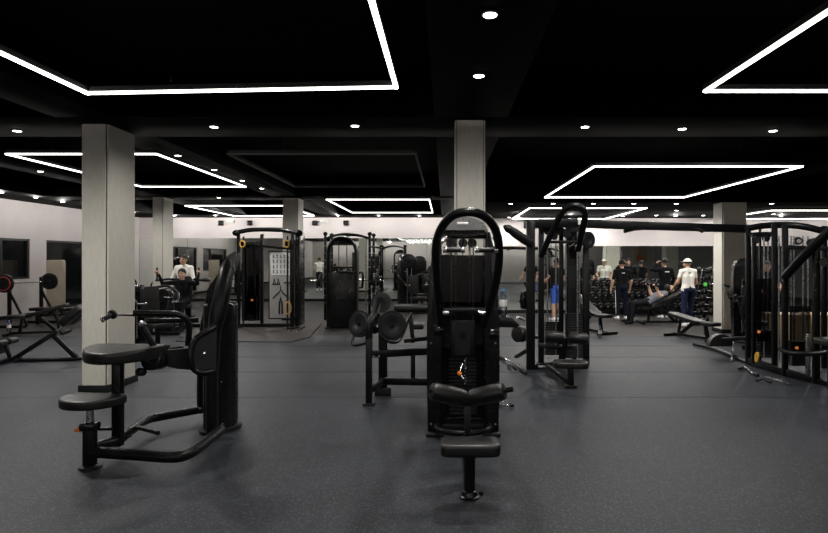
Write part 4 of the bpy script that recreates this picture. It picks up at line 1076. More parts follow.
# ------------------------------------------------------------------ multi station with pulldown seat, right of the middle
def multi_station():
    t = thing('multi_station', 'large black multi station with curved top bar and thigh rollers right of the middle', 'gym machine', (2.0, 8.8, 0))
    w = True
    def post(px, y0, y1, Y, a=0.09, b=0.09, m='black_metal', nm='upright'):
        return B().bar(P(px, y0, Y), P(px, y1, Y), a, b, 0.01).o(nm, m, t, w)
    fy = lambda Y: 260 + 952 / Y
    post(530.5, fy(8.7), 221, 8.7, 0.13, 0.10)
    post(541, fy(8.95), 219, 8.95, 0.085, 0.1)
    post(561, fy(9.2), 226, 9.2, 0.07, 0.08)
    post(586, fy(9.15), 232, 9.15, 0.10, 0.08, 'dark_steel')
    post(574, fy(9.35), 226, 9.35, 0.06, 0.08)
    for px, Y in ((533.5, 8.85), (547.5, 9.3), (556, 9.25), (566, 9.1), (577.5, 8.95), (579.5, 9.0)):
        B().cyl(P(px, fy(Y) - 8, Y), P(px, 232, Y), 0.013, n=10).o('guide_rod', 'steel', t, w)
    B().bar(P(525, 224, 8.8), P(576, 223, 9.0), 0.16, 0.14).o('top_beam', 'black_metal', t, w)
    B().bar(P(541, 229, 8.9), P(585, 235, 9.2), 0.1, 0.1).o('side_beam', 'black_metal', t, w)
    # dip arm leaning out to the left
    B().tube([P(531, 243, 8.65), P(522, 238, 8.55), P(512, 231, 8.45), P(504, 226, 8.38)], [0.075] * 4 + [0.07] * 4 + [0.062] * 3 + [0.045, 0.02], 12, sm=4).o('padded_arm', 'vinyl', t, w)
    # curved lever
    ctl = [(541, 256, 8.6), (547, 243, 8.45), (554, 228, 8.3), (561, 214, 8.15), (568, 207, 8.05), (576, 205.5, 8.0), (583, 209, 8.0), (585, 217, 8.1), (582, 232, 8.25), (578, 250, 8.45)]
    ar = B().tube([P(*c) for c in ctl], 0.047, 12, sm=5).o('curved_lever', 'black_metal', t, w)
    B().bar(P(562, 217, 8.2), P(584, 216, 8.2), 0.04, 0.05).o('cross_bar', 'dark_steel', ar, w)
    B().cyl(P(547, 242, 8.45), P(576, 242, 8.45), 0.022, n=12).o('grip_bar', 'rubber', ar, w)
    for px in (571, 577):
        B().cyl(P(px - 2, 246, 8.4), P(px + 3, 243, 8.4), 0.026, n=10).o('grip_end', 'chrome', ar, w)
    # weight stacks
    plates_stack(t, (P(574, 300, 9.05).x, 9.05, 0.12), 18, 0.26, 0.14, 0.04, True)
    plates_stack(t, (P(552, 300, 9.35).x, 9.35, 0.12), 14, 0.24, 0.14, 0.04, True)
    B().box(P(573, 282, 9.25), (0.24, 0.03, 1.9), bev=0.008).o('rear_cover', 'matte_black', t, w)
    for px, py in ((554, 236), (567, 234), (575, 240), (548, 231)):
        B().cyl(P(px, py, 8.95), P(px, py, 9.02), 0.065, n=18).o('pulley', 'black_plastic', t, w)
    for px, Y in ((551, 8.8), (569, 8.6)):
        B().cyl(P(px, 350, Y), P(px, 236, Y), 0.006, n=6).o('cable', 'matte_black', t, w)
    # seat and rollers
    sp = B().bar(P(571, 386, 7.5), P(570, 366, 7.5), 0.075, 0.075).o('seat_post', 'black_metal', t, w)
    B().box(P(570, 386, 7.5) + V((0, 0, 0.005)), (0.16, 0.14, 0.03), bev=0.008).o('foot', 'rubber', sp, w)
    B().prism(rrect(0.46, 0.30, 0.08), 0.08, M.Translation(P(570.5, 364, 7.5)) @ M.Rotation(-0.15, 4, 'Z'), bev=0.025, seg=3).o('seat', 'vinyl', t, w)
    B().bar(P(569, 382, 7.55), P(548, 366, 8.5), 0.06, 0.06).o('seat_beam', 'black_metal', t, w)
    B().bar(P(562, 366, 8.1), P(566, 338, 8.0), 0.055, 0.05).o('roller_post', 'black_metal', t, w)
    for a, b in ((P(564, 337.5, 7.95), P(545.5, 336, 8.0)), (P(569, 337.5, 7.95), P(588.5, 339, 7.85))):
        L = (b - a).length
        B().lathe([(0.03, 0), (0.065, 0.006), (0.076, 0.03), (0.078, L * 0.5), (0.076, L - 0.03), (0.06, L - 0.004), (0.03, L)], a, b - a, 22).o('thigh_roller', 'vinyl', t, w)
    # base
    B().tube([P(540, 345, 8.4), P(553, 347, 8.1), P(570, 347, 8.15), P(575, 346, 8.4)], 0.035, 10, sm=4).o('knee_rail', 'black_metal', t, w)
    B().bar(P(532, 367, 8.7), P(588, 362, 9.1), 0.09, 0.09).o('base_beam', 'black_metal', t, w)
    B().bar(P(538, 366.5, 8.6), P(556, 367, 8.6), 0.05, 0.04).o('foot_rest', 'steel', t, w)
    B().bar(P(531, 368, 8.7), P(541, 358, 9.4), 0.09, 0.09).o('base_beam', 'black_metal', t, w)
    B().bar(P(528, 350, 8.75), P(516, 357, 9.3), 0.06, 0.05).o('side_foot', 'black_metal', t, w)
    B().cyl(P(516.5, 334, 9.4), P(523, 334, 9.5), 0.14, n=22, bev=0.03).o('foot_pad', 'vinyl', t, w)
    B().bar(P(522, 334, 9.45), P(540, 338, 9.1), 0.05, 0.05).o('foot_pad_arm', 'black_metal', t, w)
    B().box(P(524, 300, 8.9), (0.12, 0.16, 0.28), bev=0.03).o('swivel_carriage', 'black_plastic', t, w)
    B().tube([P(524, 320, 8.9), P(520, 318, 8.8), P(517, 317, 8.7)], 0.022, 8).o('chrome_handle', 'steel', t, w)
    # stored disc
    c = P(587, 240, 9.0)
    d = disc(c, (0.5, -0.85, 0), 0.135, 0.05).o('stored_disc', 'plate_iron', t, w)
    for a in range(5):
        q = c + V((-0.02, -0.04, 0)) + V((0.08 * math.cos(a * 1.256) * 0.85, 0.08 * math.cos(a * 1.256) * 0.4, 0.08 * math.sin(a * 1.256)))
        B().ell(q, (0.018, 0.012, 0.018), n=8).o('gold_spot', 'yellow', d, w)
    B().cyl(c, P(584, 241, 9.15), 0.02).o('disc_horn', 'steel', t, w)
    return t


multi_station()

# crossover beam between the two stations
t = thing('crossover_beam', 'long black overhead beam joining the two cable stations', 'beam', P(590, 226, 9.15))
B().bar(P(586, 224, 9.15), P(748, 229, 9.3), 0.15, 0.13, 0.012).o('beam', 'black_metal', t, True)
for a, b in ((624, 644), (703, 692)):
    B().tube([P(a, 231.5, 9.2), P((a + b) / 2, 229, 9.2), P(b, 228, 9.2)], 0.03, 8).o('pull_up_grip', 'rubber', t, True)


# ------------------------------------------------------------------ cable station at the right edge
def right_station():
    t = thing('cable_station', 'large black cable station with chrome guide rods at the right edge', 'gym machine', (5.2, 8.6, 0))
    w = True
    fy = lambda Y: 260 + 952 / Y
    def post(px, top, Y, a=0.08, b=0.09, m='black_metal'):
        return B().bar(P(px, fy(Y), Y), P(px, top, Y), a, b, 0.01).o('upright', m, t, w)
    post(748, 226, 9.15, 0.075, 0.06); post(774.5, 224, 8.6, 0.075, 0.06); post(785, 225, 8.2, 0.075, 0.06); post(816, 238, 7.7, 0.085, 0.06); post(824, 226, 8.8, 0.07, 0.06)
    post(760, 228, 9.3, 0.03, 0.05)
    for px, Y, m in ((754, 8.95, 'dark_steel'),):
        B().bar(P(px, fy(Y) - 3, Y), P(px, 234, Y), 0.065, 0.05, 0.01).o('slide_post', m, t, w)
    for px, Y in ((764, 8.9), (768, 8.95), (779, 8.4), (791, 8.2), (794, 8.3), (803, 8.6), (808, 8.6)):
        B().cyl(P(px, fy(Y) - 10, Y), P(px, 236, Y), 0.012, n=10).o('guide_rod', 'steel', t, w)
    B().tube([P(745, 229, 9.2), P(762, 226, 9.0), P(785, 225, 8.6), P(806, 227, 8.4), P(826, 232, 8.3)], 0.05, 12, sm=4).o('top_arch', 'black_metal', t, w)
    B().bar(P(750, 235, 9.1), P(776, 234, 8.7), 0.08, 0.08).o('top_beam', 'black_metal', t, w)
    B().bar(P(785, 247, 8.2), P(830, 249, 8.0), 0.05, 0.06).o('mid_beam', 'black_metal', t, w)
    # slanting arm up to the right
    B().tube([P(785, 277, 8.15), P(800, 260, 7.85), P(815, 245, 7.6), P(832, 229, 7.4)], 0.062, 12, sm=4).o('slanted_arm', 'black_metal', t, w)
    bolts(t, [P(783, 281, 8.1), P(786, 274, 8.1), P(783, 268, 8.1), P(815, 290, 7.6), P(815, 275, 7.6), P(816, 262, 7.6)])
    # pulleys
    for px, py, Y in ((756, 240, 8.9), (766, 238, 8.9), (798, 241, 8.3), (811, 243, 8.1), (824, 262, 7.6)):
        B().cyl(P(px, py, Y), P(px, py, Y + 0.05), 0.06, n=18).o('pulley', 'black_plastic', t, w)
    for px, py in ((799, 241), (812, 245)):
        B().cyl(P(px, py, 8.2), P(px, py, 8.19), 0.03, n=12).o('pulley_cap', 'chrome', t, w)
    # stacks
    plates_stack(t, (P(766, 300, 9.0).x, 9.0, 0.14), 11, 0.26, 0.14, 0.04, True)
    plates_stack(t, (P(799, 300, 8.3).x, 8.3, 0.14), 9, 0.26, 0.14, 0.04, True)
    B().box(P(766, 310, 8.85), (0.30, 0.01, 1.0)).o('stack_guard', 'smoked', t, w)
    B().box(P(800, 330, 8.15), (0.30, 0.01, 0.7)).o('stack_guard', 'smoked', t, w)
    for px, py, Y in ((759, 332, 8.8), (797, 348, 8.05)):
        B().cyl(P(px, py, Y), P(px, py, Y - 0.05), 0.024, n=10, bev=0.004).o('selector_knob', 'orange', t, w)
    B().tube([P(756, 355, 8.75), P(758, 353, 8.72), P(757.5, 360, 8.72), P(756, 361, 8.75)], 0.018, 8, True, 3).o('strap', 'yellow', t, w)
    # base
    B().bar(P(750, fy(9.1) - 4, 9.1), P(786, fy(8.2) - 4, 8.2), 0.09, 0.09).o('base_beam', 'black_metal', t, w)
    B().bar(P(786, fy(8.2) - 4, 8.2), P(840, 388, 7.4), 0.09, 0.09).o('base_beam', 'black_metal', t, w)
    B().tube([P(780, 349, 8.2), P(790, 353, 8.0), P(808, 354, 7.7), P(830, 352, 7.5)], 0.035, 10, sm=4).o('knee_rail', 'dark_steel', t, w)
    B().bar(P(808, fy(7.9) - 3, 7.9), P(808, 334, 7.9), 0.05, 0.05).o('white_strut', 'steel', t, w)
    B().prism(rrect(0.45, 0.4, 0.08), 0.09, M.Translation(P(838, 342, 7.3)), bev=0.03, seg=3).o('seat', 'vinyl', t, w)
    B().bar(P(832, 390, 7.3), P(832, 346, 7.3), 0.08, 0.08).o('seat_post', 'black_metal', t, w)
    # carriage with lower handle on the left flank
    B().tube([P(735, 300, 9.4), P(735, 297, 9.3), P(737, 296, 9.3), P(741, 310, 9.25), P(745, 332, 9.2)], 0.022, 8, sm=3).o('pull_bar', 'dark_steel', t, w)
    B().cyl(P(728, 297, 9.4), P(748, 297, 9.2), 0.02, n=10).o('grip', 'rubber', t, w)
    B().cyl(P(733, 341, 9.0), P(732, 358, 8.9), 0.008, n=6).o('cable', 'chrome', t, w)
    B().ell(P(732, 360, 8.9), (0.03, 0.03, 0.045), n=10).o('cable_ball', 'chrome', t, w)
    B().bar(P(722, 340, 9.4), P(748, 338, 9.15), 0.05, 0.07).o('foot_arm', 'black_metal', t, w)
    B().prism(arc(0, 0, 0.22, 0.22, 0, 180, 12), 0.14, M.Translation(P(720, 346, 9.9)) @ XZ, bev=0.02).o('foot_shell', 'vinyl', t, w)
    B().tube([P(694, 344, 11.0), P(715, 349, 10.4), P(735, 357, 9.6), P(750, 364, 9.1)], 0.035, 10, sm=3).o('floor_rail', 'black_metal', t, w)
    return t


right_station()


def bar_attachment(pts, label, name='cable_bar', r=0.014, m='chrome', grips=True):
    pts = [V(p) for p in pts]
    t = thing(name, label, 'cable bar', (pts[0].x, pts[0].y, 0))
    B().tube(pts, r, 10, sm=4).o('bar', m, t, True)
    if grips:
        for a, b in ((pts[0], pts[1]), (pts[-1], pts[-2])):
            B().cyl(a - (b - a) * 0.02, a + (b - a) * 0.55, r * 1.5, n=12).o('grip', 'rubber', t, True)
    m_ = pts[len(pts) // 2]
    B().tube([m_ + V((0.02 * math.cos(a * PI / 4), 0, 0.02 + 0.02 * math.sin(a * PI / 4))) for a in range(8)], 0.005, 6, True).o('ring', 'chrome', t, True)
    return t


def G(px, Z=0.02, py=None):
    Y = 560 * (EYE - Z) / (py - 260); return V(((px - CX) * Y / F, Y, Z))
bar_attachment([G(766, 0.03, 377), G(775, 0.03, 379.5), G(783, 0.03, 382), G(791, 0.03, 384)], 'straight chrome cable bar lying on the floor before the right station', grips=False)
bar_attachment([G(739, 0.025, 369), G(745, 0.04, 367), G(751, 0.03, 372), G(758, 0.03, 375)], 'short bent chrome cable bar on the floor nearest the grey pillar')
bar_attachment([G(756, 0.025, 380), G(763, 0.05, 379), G(771, 0.03, 382)], 'small black cable handle on the floor before the right station', m='dark_steel')
bar_attachment([G(500, 0.03, 357), G(510, 0.06, 361), G(518, 0.03, 366), G(526, 0.03, 373)], 'bent chrome curl bar on the floor between pulldown tower and multi station', r=0.016)
bar_attachment([G(508, 0.025, 365), G(512, 0.08, 366), G(517, 0.025, 370)], 'black stirrup handle on the floor beside the bent curl bar', 'cable_grip_bar', m='matte_black')
bar_attachment([G(497, 0.025, 402), G(504, 0.03, 405), G(514, 0.03, 405)], 'short black cable handle on the floor right of the pulldown tower', 'cable_grip_bar', m='chrome')


# ------------------------------------------------------------------ dumbbells
def make_dumbbell(label, group, r=0.085, L=0.34):
    t = thing('dumbbell', label, 'dumbbell', (0, 0, 0), 0, group)       # axis along local y
    B().cyl((0, -L * 0.25, 0), (0, L * 0.25, 0), 0.016, n=10).o('handle', 'chrome', t)
    for s in (-1, 1):
        h = B().lathe([(r * 0.5, 0), (r * 0.92, 0.004), (r, 0.02), (r, L * 0.3 - 0.02), (r * 0.9, L * 0.3 - 0.004), (r * 0.42, L * 0.3)], (0, s * L * 0.2, 0), (0, s, 0), 14).o('head', 'rubber', t)
        B().cyl((0, s * (L * 0.5 - 0.002), 0), (0, s * (L * 0.5 + 0.003), 0), r * 0.42, n=12).o('end_disc', 'steel', h)
    return t


def dumbbell_rack():
    x0, x1 = 4.35, 8.3
    yf = 17.25
    t = thing('dumbbell_rack', 'long three tier dumbbell rack along the mirror behind the men', 'rack', ((x0 + x1) / 2, yf, 0))
    w = True
    tiers = ((0.30, 17.06), (0.62, 17.26), (0.94, 17.46))
    for x in (x0 + 0.1, (x0 + x1) / 2, x1 - 0.1):
        B().bar((x, 16.98, 0.08), (x, 17.56, 1.0), 0.07, 0.06).o('side_post', 'black_metal', t, w)
        B().bar((x, 16.95, 0.03), (x, 17.75, 0.03), 0.08, 0.06).o('foot', 'black_metal', t, w)
        B().bar((x, 17.6, 0.04), (x, 17.56, 1.0), 0.06, 0.06).o('rear_post', 'black_metal', t, w)
    rx = M.Rotation(math.radians(18), 3, 'X')
    for z, yy in tiers:
        for dy, dz in ((-0.09, -0.028), (0.09, 0.03)):
            B().bar((x0, yy + dy, z - 0.075 + dz), (x1, yy + dy, z - 0.075 + dz), 0.05, 0.03, 0.005).o('shelf_rail', 'black_metal', t, w)
    B().box(((x0 + x1) / 2, 17.1, 0.09), (x1 - x0, 0.05, 0.12), bev=0.01).o('kick_plate', 'dark_steel', t, w)
    protos = []
    n = 19
    for k, (z, yy) in enumerate(tiers):
        lb = ('round black dumbbell on the lowest tier of the long rack', 'round black dumbbell on the middle tier of the long rack', 'round black dumbbell on the top tier of the long rack')[k]
        grp = ('dumbbells on the lowest tier', 'dumbbells on the middle tier', 'dumbbells on the top tier')[k]
        pr = None
        for i in range(n):
            loc = (x0 + 0.16 + (x1 - x0 - 0.32) * i / (n - 1), yy, z + 0.055)
            if pr is None:
                pr = make_dumbbell(lb, grp, 0.094 - 0.006 * k, 0.36 - 0.02 * k); pr.location = loc; o = pr
            else:
                o = dup(pr, loc)
            o.rotation_euler = (math.radians(18), 0, random.uniform(-0.06, 0.06))


dumbbell_rack()


def dumbbell_stand():
    """upright leaning stand with two columns of dumbbells, by the grey pillar"""
    t = thing('dumbbell_stand', 'upright leaning dumbbell stand left of the grey pillar', 'rack', (6.7, 14.85, 0))
    w = True
    base = V((6.55, 14.75, 0)); lean = V((0.40, 0.10, 1.48))
    grn = None
    pr = None
    cols = (V((-0.10, -0.02, 0)), V((0.24, 0.05, 0)))
    for k, c in enumerate(cols):
        a, b = base + c, base + c + lean
        B().bar(a + V((0.06, 0.1, 0.03)), b + V((0.06, 0.1, 0)), 0.07, 0.07).o('upright', 'black_metal', t, w)
        for i in range(8):
            p = a + lean * ((i + 0.9) / 8.2)
            B().bar(p + V((0.06, 0.1, -0.11)), p + V((-0.02, -0.12, -0.10)), 0.04, 0.03).o('saddle', 'dark_steel', t, w)
            lb, grp = 'black dumbbell stacked on the upright leaning stand', 'dumbbells on the upright stand'
            if pr is None:
                pr = make_dumbbell(lb, grp, 0.082, 0.30); o = pr; pr.location = p
            else:
                o = dup(pr, p)
            o.rotation_euler = (0.1, 0, 1.15 + random.uniform(-0.08, 0.08))
    B().bar(base + V((-0.25, -0.25, 0.035)), base + V((0.5, -0.1, 0.035)), 0.08, 0.07).o('foot', 'black_metal', t, w)
    B().bar(base + V((-0.15, 0.45, 0.035)), base + V((0.6, 0.55, 0.035)), 0.08, 0.07).o('foot', 'black_metal', t, w)
    for c in cols:
        B().bar(base + c + V((0.05, 0.5, 0.05)), base + c + lean * 0.9 + V((0.08, 0.12, 0)), 0.05, 0.05).o('rear_strut', 'black_metal', t, w)
    B().box(base + lean * 0.70 + V((-0.02, -0.17, 0.02)), (0.09, 0.04, 0.09), bev=0.015).o('green_tag', 'green', t, w)
    B().box(base + lean * 0.50 + V((0.36, -0.15, 0.03)), (0.05, 0.04, 0.14), bev=0.012).o('orange_tag', 'orange', t, w)


dumbbell_stand()

# plyo boxes seen through the right station
for k, (px, w_, lb) in enumerate(((793, 0.7, 'pale plywood jump box behind the cable station, left one'), (833, 0.6, 'pale plywood jump box behind the cable station at right edge'))):
    c = P(px, 322, 11.0)
    t = thing('jump_box', lb, 'box', (c.x, 11.3, 0), 0, 'plywood jump boxes')
    B().box((0, -0.3, 0.3), (w_, 0.02, 0.6), bev=0.002).o('side_panel', 'plywood', t)
    B().box((0, 0.3, 0.3), (w_, 0.02, 0.6), bev=0.002).o('side_panel', 'plywood', t)
    for s in (-1, 1):
        B().box((s * (w_ / 2 - 0.01), 0, 0.3), (0.02, 0.58, 0.6), bev=0.002).o('end_panel', 'plywood', t)
    B().box((0, 0, 0.61), (w_, 0.62, 0.02), bev=0.002).o('top_panel', 'plywood', t)

# poster on the rear wall (shows in the right mirror)
t = thing('wall_poster', 'cream wall poster with a bright orange print, seen in the mirror', 'poster', (14.9, REAR + 0.03, 1.6))
B().box((0, 0, 0.55), (1.0, 0.03, 1.2), bev=0.005).o('sheet', 'cream_board', t)
B().prism([(-0.3, 0.15), (0.3, 0.15), (0.22, 0.4), (0.1, 0.35), (0.05, 0.75), (-0.1, 0.45), (-0.2, 0.55)], 0.01, M.Translation((0, 0.022, 0)) @ XZ).o('print', 'orange', t)


# ------------------------------------------------------------------ people
class Blob:
    """vertex and face lists of many overlapping rounded pieces, joined later by a voxel remesh"""
    def __init__(s):
        s.v = []; s.f = []; s.n = 0

    def rings(s, R):                       # R: (rings, n, 3)
        m, n, _ = R.shape
        s.v.append(R.reshape(-1, 3)); o = s.n
        for i in range(m - 1):
            for k in range(n):
                a = o + i * n + k; b = o + i * n + (k + 1) % n
                s.f.append((a, b, b + n, a + n))
        s.f.append(tuple(range(o + n - 1, o - 1, -1))); s.f.append(tuple(range(o + (m - 1) * n, o + m * n)))
        s.n += m * n

    def capsule(s, a, b, ra, rb, n=14):
        a, b = V(a), V(b); d = b - a
        if d.length < 1e-4: d = V((0, 0, 1e-4))
        fr = np.array(frame_from(d)); a_, b_ = np.array(a), np.array(b)
        ang = np.arange(n) * 2 * PI / n
        R = []
        for c, r, lo, hi in ((a_, ra, -85, 0), (b_, rb, 0, 85)):
            for q in np.radians(np.linspace(lo, hi, 5)):
                loc = np.stack([np.cos(ang) * r * math.cos(q), np.sin(ang) * r * math.cos(q), np.full(n, r * math.sin(q))], 1)
                R.append(c + loc @ fr.T)
        s.rings(np.array(R))

    def ell(s, c, r, rot, n=18):
        ang = np.arange(n) * 2 * PI / n; R = []
        rm = np.array(rot)
        for q in np.radians(np.linspace(-86, 86, 12)):
            loc = np.stack([np.cos(ang) * r[0] * math.cos(q), np.sin(ang) * r[1] * math.cos(q), np.full(n, r[2] * math.sin(q))], 1)
            R.append(np.array(c) + loc @ rm.T)
        s.rings(np.array(R))


def hand_caps(wrist, d, palm, side, curl=0.5):
    """palm and five fingers; d points along the hand, palm is the palm normal, side = +1 thumb on +s"""
    d = d.normalized(); n = (palm - d * palm.dot(d)).normalized(); s = d.cross(n) * side
    out = []
    w = V(wrist)
    base = w + d * 0.085
    out.append((w, w + d * 0.05, 0.026, 0.027))
    for k in range(4):
        off = s * (0.030 - 0.020 * k)
        out.append((w + d * 0.025 + off * 0.6, base + off, 0.015, 0.0125))
        L = (0.040, 0.045, 0.042, 0.034)[k]
        a = base + off
        d1 = (d * math.cos(curl) + n * math.sin(curl)); b = a + d1 * L
        d2 = (d * math.cos(curl * 2.1) + n * math.sin(curl * 2.1)); c = b + d2 * L * 0.85
        out.append((a, b, 0.0105, 0.0095)); out.append((b, c, 0.0095, 0.008))
    th = w + d * 0.03 + s * 0.022
    t1 = th + (d * 0.55 + s * 0.65 + n * 0.4).normalized() * 0.04
    t2 = t1 + (d * 0.8 + n * 0.5 + s * 0.1).normalized() * 0.032
    out.append((th, t1, 0.014, 0.012)); out.append((t1, t2, 0.012, 0.009))
    return out


REST = dict(pelvis=(0, 0, .95), waist=(0, 0.0, 1.10), chest=(0, .01, 1.28), neck=(0, -.01, 1.46), head=(0, .02, 1.615),
            sL=(-.185, 0, 1.41), eL=(-.245, -.03, 1.13), wL=(-.25, .07, .89), sR=(.185, 0, 1.41), eR=(.245, -.03, 1.13), wR=(.25, .07, .89),
            hL=(-.09, 0, .92), kL=(-.10, .03, .50), aL=(-.105, -.01, .09), hR=(.09, 0, .92), kR=(.10, .03, .50), aR=(.105, -.01, .09))


def person(label, loc, rz, pose, cloth, hair='short', cap=None, skin='skin', curl=0.5, palms=None, look=0.0, tilt=0.0, toes=None, sleeves=0.5, scale=1.0, group='people training'):
    """local frame: x to the person's right, y forward, z up. cloth = dict(top, bottom, shoe)"""
    J = {k: V(v) for k, v in REST.items()}
    J.update({k: V(v) for k, v in pose.items()})
    t = thing('person', label, 'person', loc, rz, group)
    t.scale = (scale,) * 3
    up = (J['neck'] - J['chest']).normalized()
    caps = []
    A = lambda a, b, ra, rb, tg: caps.append((V(a), V(b), ra, rb, tg))
    sx = (J['sR'] - J['sL']).normalized(); hx = (J['hR'] - J['hL']).normalized()
    # torso
    A(J['sL'], J['sR'], .068, .068, 'top')
    for q in (-0.08, 0.08):
        A(J['chest'] + sx * q, J['waist'] + hx * q * 0.8, .108, .092, 'top')
        A(J['waist'] + hx * q * 0.8, J['pelvis'] + hx * q, .092, .108, 'top' )
        A((J['sL'] + J['sR']) / 2 + sx * q * 1.2 - up * 0.06, J['chest'] + sx * q, .088, .108, 'top')
    A(J['pelvis'] - hx * .075, J['pelvis'] + hx * .075, .112, .112, 'bottom')
    A((J['sL'] + J['sR']) / 2 + up * 0.04, J['neck'], .068, .055, 'top')
    A(J['neck'], J['head'] - up * 0.06, .053, .050, 'skin')
    A(J['sL'], J['neck'], .062, .05, 'top'); A(J['sR'], J['neck'], .062, .05, 'top')
    # limbs
    for s, S in ((-1, 'L'), (1, 'R')):
        sh, el, wr = J['s' + S], J['e' + S], J['w' + S]
        m = sh.lerp(el, sleeves if sleeves < 1 else 0.99)
        A(sh, m, .062, .052, 'top'); A(m, el, .046 if sleeves < 1 else .05, .040, 'skin' if sleeves < 1 else 'top')
        A(el, el.lerp(wr, .35), .041, .043, 'skin' if sleeves < 1.5 else 'top'); A(el.lerp(wr, .35), wr, .043, .027, 'skin' if sleeves < 1.5 else 'top')
        pn = V(palms[S]) if palms and S in palms else V((-s, 0, 0))
        dd = (wr - el)
        for a, b, ra, rb in hand_caps(wr, dd, pn, 1 if (dd.normalized().cross(pn)).dot(V((0, 1, 0.3))) > 0 else -1, curl):
            A(a, b, ra, rb, 'skin')
        hp, kn, an = J['h' + S], J['k' + S], J['a' + S]
        A(hp, kn, .092, .062, 'bottom')
        A(kn, kn.lerp(an, .3), .060, .060, cloth.get('shin', 'bottom')); A(kn.lerp(an, .3), an, .060, .043, cloth.get('shin', 'bottom'))
        td = V(toes[S]) if toes and S in toes else V((s * 0.12, 1, -0.0))
        td.normalize()
        dn = V((0, 0, -1)) if not (toes and 'down' in toes) else V(toes['down'])
        heel = an + dn * 0.045 - td * 0.035
        A(an, heel, .045, .044, 'shoe'); A(heel, an + dn * 0.052 + td * 0.13, .044, .036, 'shoe'); A(an + dn * .052 + td * .13, an + dn * .058 + td * .18, .036, .030, 'shoe')
    # head, built in its own frame
    Rz = M.Rotation(look, 3, 'Z') @ M.Rotation(tilt, 3, 'X')
    hc = J['head']
    H = lambda x, y, z: hc + Rz @ V((x, y, z))
    bl = Blob()
    for a, b, ra, rb, tg in caps:
        bl.capsule(a, b, ra, rb)
    R4 = Rz.to_4x4()
    def ell(c, r):
        bl.ell(H(*c), r, Rz)
    ell((0, -.008, .022), (.076, .096, .094)); ell((0, .022, -.045), (.060, .070, .072)); ell((0, .062, -.088), (.032, .03, .028))
    ell((0, .102, -.022), (.014, .020, .024)); ell((0, .094, .004), (.011, .016, .026))
    for s in (-1, 1):
        ell((s * .078, -.005, -.012), (.010, .024, .034)); ell((s * .034, .072, .020), (.026, .022, .012)); ell((s * .045, .058, -.035), (.022, .026, .024))
    hcaps = [(H(0, -.01, .02), H(0, .03, -.06), .10, .085, 'skin'), (H(0, .08, -.03), H(0, .1, 0), .03, .03, 'skin')]
    caps += hcaps
    me = bpy.data.meshes.new('tmp'); me.from_pydata(np.concatenate(bl.v).tolist(), [], bl.f)
    ob = bpy.data.objects.new('tmp', me); COL.objects.link(ob)
    r = ob.modifiers.new('r', 'REMESH'); r.mode = 'VOXEL'; r.voxel_size = 0.0095; r.use_smooth_shade = True
    sm = ob.modifiers.new('s', 'SMOOTH'); sm.iterations = 3; sm.factor = 0.5
    dg = bpy.context.evaluated_depsgraph_get()
    m2 = bpy.data.meshes.new_from_object(ob.evaluated_get(dg))
    bpy.data.objects.remove(ob); bpy.data.meshes.remove(me)
    m2.name = 'body'
    body = bpy.data.objects.new('body', m2); COL.objects.link(body); body.parent = t
    names = {'skin': skin, 'top': cloth['top'], 'bottom': cloth['bottom'], 'shoe': cloth.get('shoe', 'cloth_black')}
    order = ['skin', 'top', 'bottom', 'shoe']
    m2.materials.clear()
    for k in order: m2.materials.append(MATS[names[k]])
    n = len(m2.polygons); cen = np.empty(n * 3, np.float32); m2.polygons.foreach_get('center', cen); cen = cen.reshape(-1, 3)
    best = np.full(n, 1e9); idx = np.zeros(n, np.int32)
    for a, b, ra, rb, tg in caps:
        a_, b_ = np.array(a), np.array(b); d = b_ - a_; L2 = max(d @ d, 1e-9)
        tt = np.clip(((cen - a_) @ d) / L2, 0, 1)
        dist = np.linalg.norm(cen - (a_ + tt[:, None] * d), axis=1) - (ra + (rb - ra) * tt)
        mk = dist < best
        best[mk] = dist[mk]; idx[mk] = order.index(tg)
    m2.polygons.foreach_set('material_index', idx)
    m2.polygons.foreach_set('use_smooth', np.ones(n, bool))
    # face
    for s in (-1, 1):
        B().ell(H(s * .033, .086, .006), (.011, .007, .007), n=8).o('eye', 'eye', t)
        B().tube([H(s * .015, .096, .026), H(s * .034, .095, .031), H(s * .052, .083, .025)], .0045, 6).o('eyebrow', 'hair', t)
    B().tube([H(-.022, .088, -.062), H(0, .094, -.060), H(.022, .088, -.062)], .0055, 6, sm=2).o('mouth', 'lip', t)
    # hair or cap
    hb = B(); bmesh.ops.create_uvsphere(hb.bm, u_segments=24, v_segments=16, radius=1, matrix=M())
    low = -0.25 if not cap else -0.35
    bmesh.ops.delete(hb.bm, geom=[v for v in hb.bm.verts if (v.co.z < low + 0.62 * max(0, v.co.y - 0.15))], context='VERTS')
    if cap:
        bmesh.ops.delete(hb.bm, geom=[v for v in hb.bm.verts if v.co.z > 0.3], context='VERTS')
    for v in hb.bm.verts:
        k = 1.0 + (0.05 * math.sin(v.co.x * 17) * math.sin(v.co.y * 13 + v.co.z * 9) if hair != 'cropped' else 0)
        v.co = H(v.co.x * .084 * k, -.010 + v.co.y * .104 * k, .026 + v.co.z * (.112 if hair != 'cropped' else .099) * k)
    bmesh.ops.solidify(hb.bm, geom=list(hb.bm.faces), thickness=-0.008)
    hb.o('hair', 'hair', t)
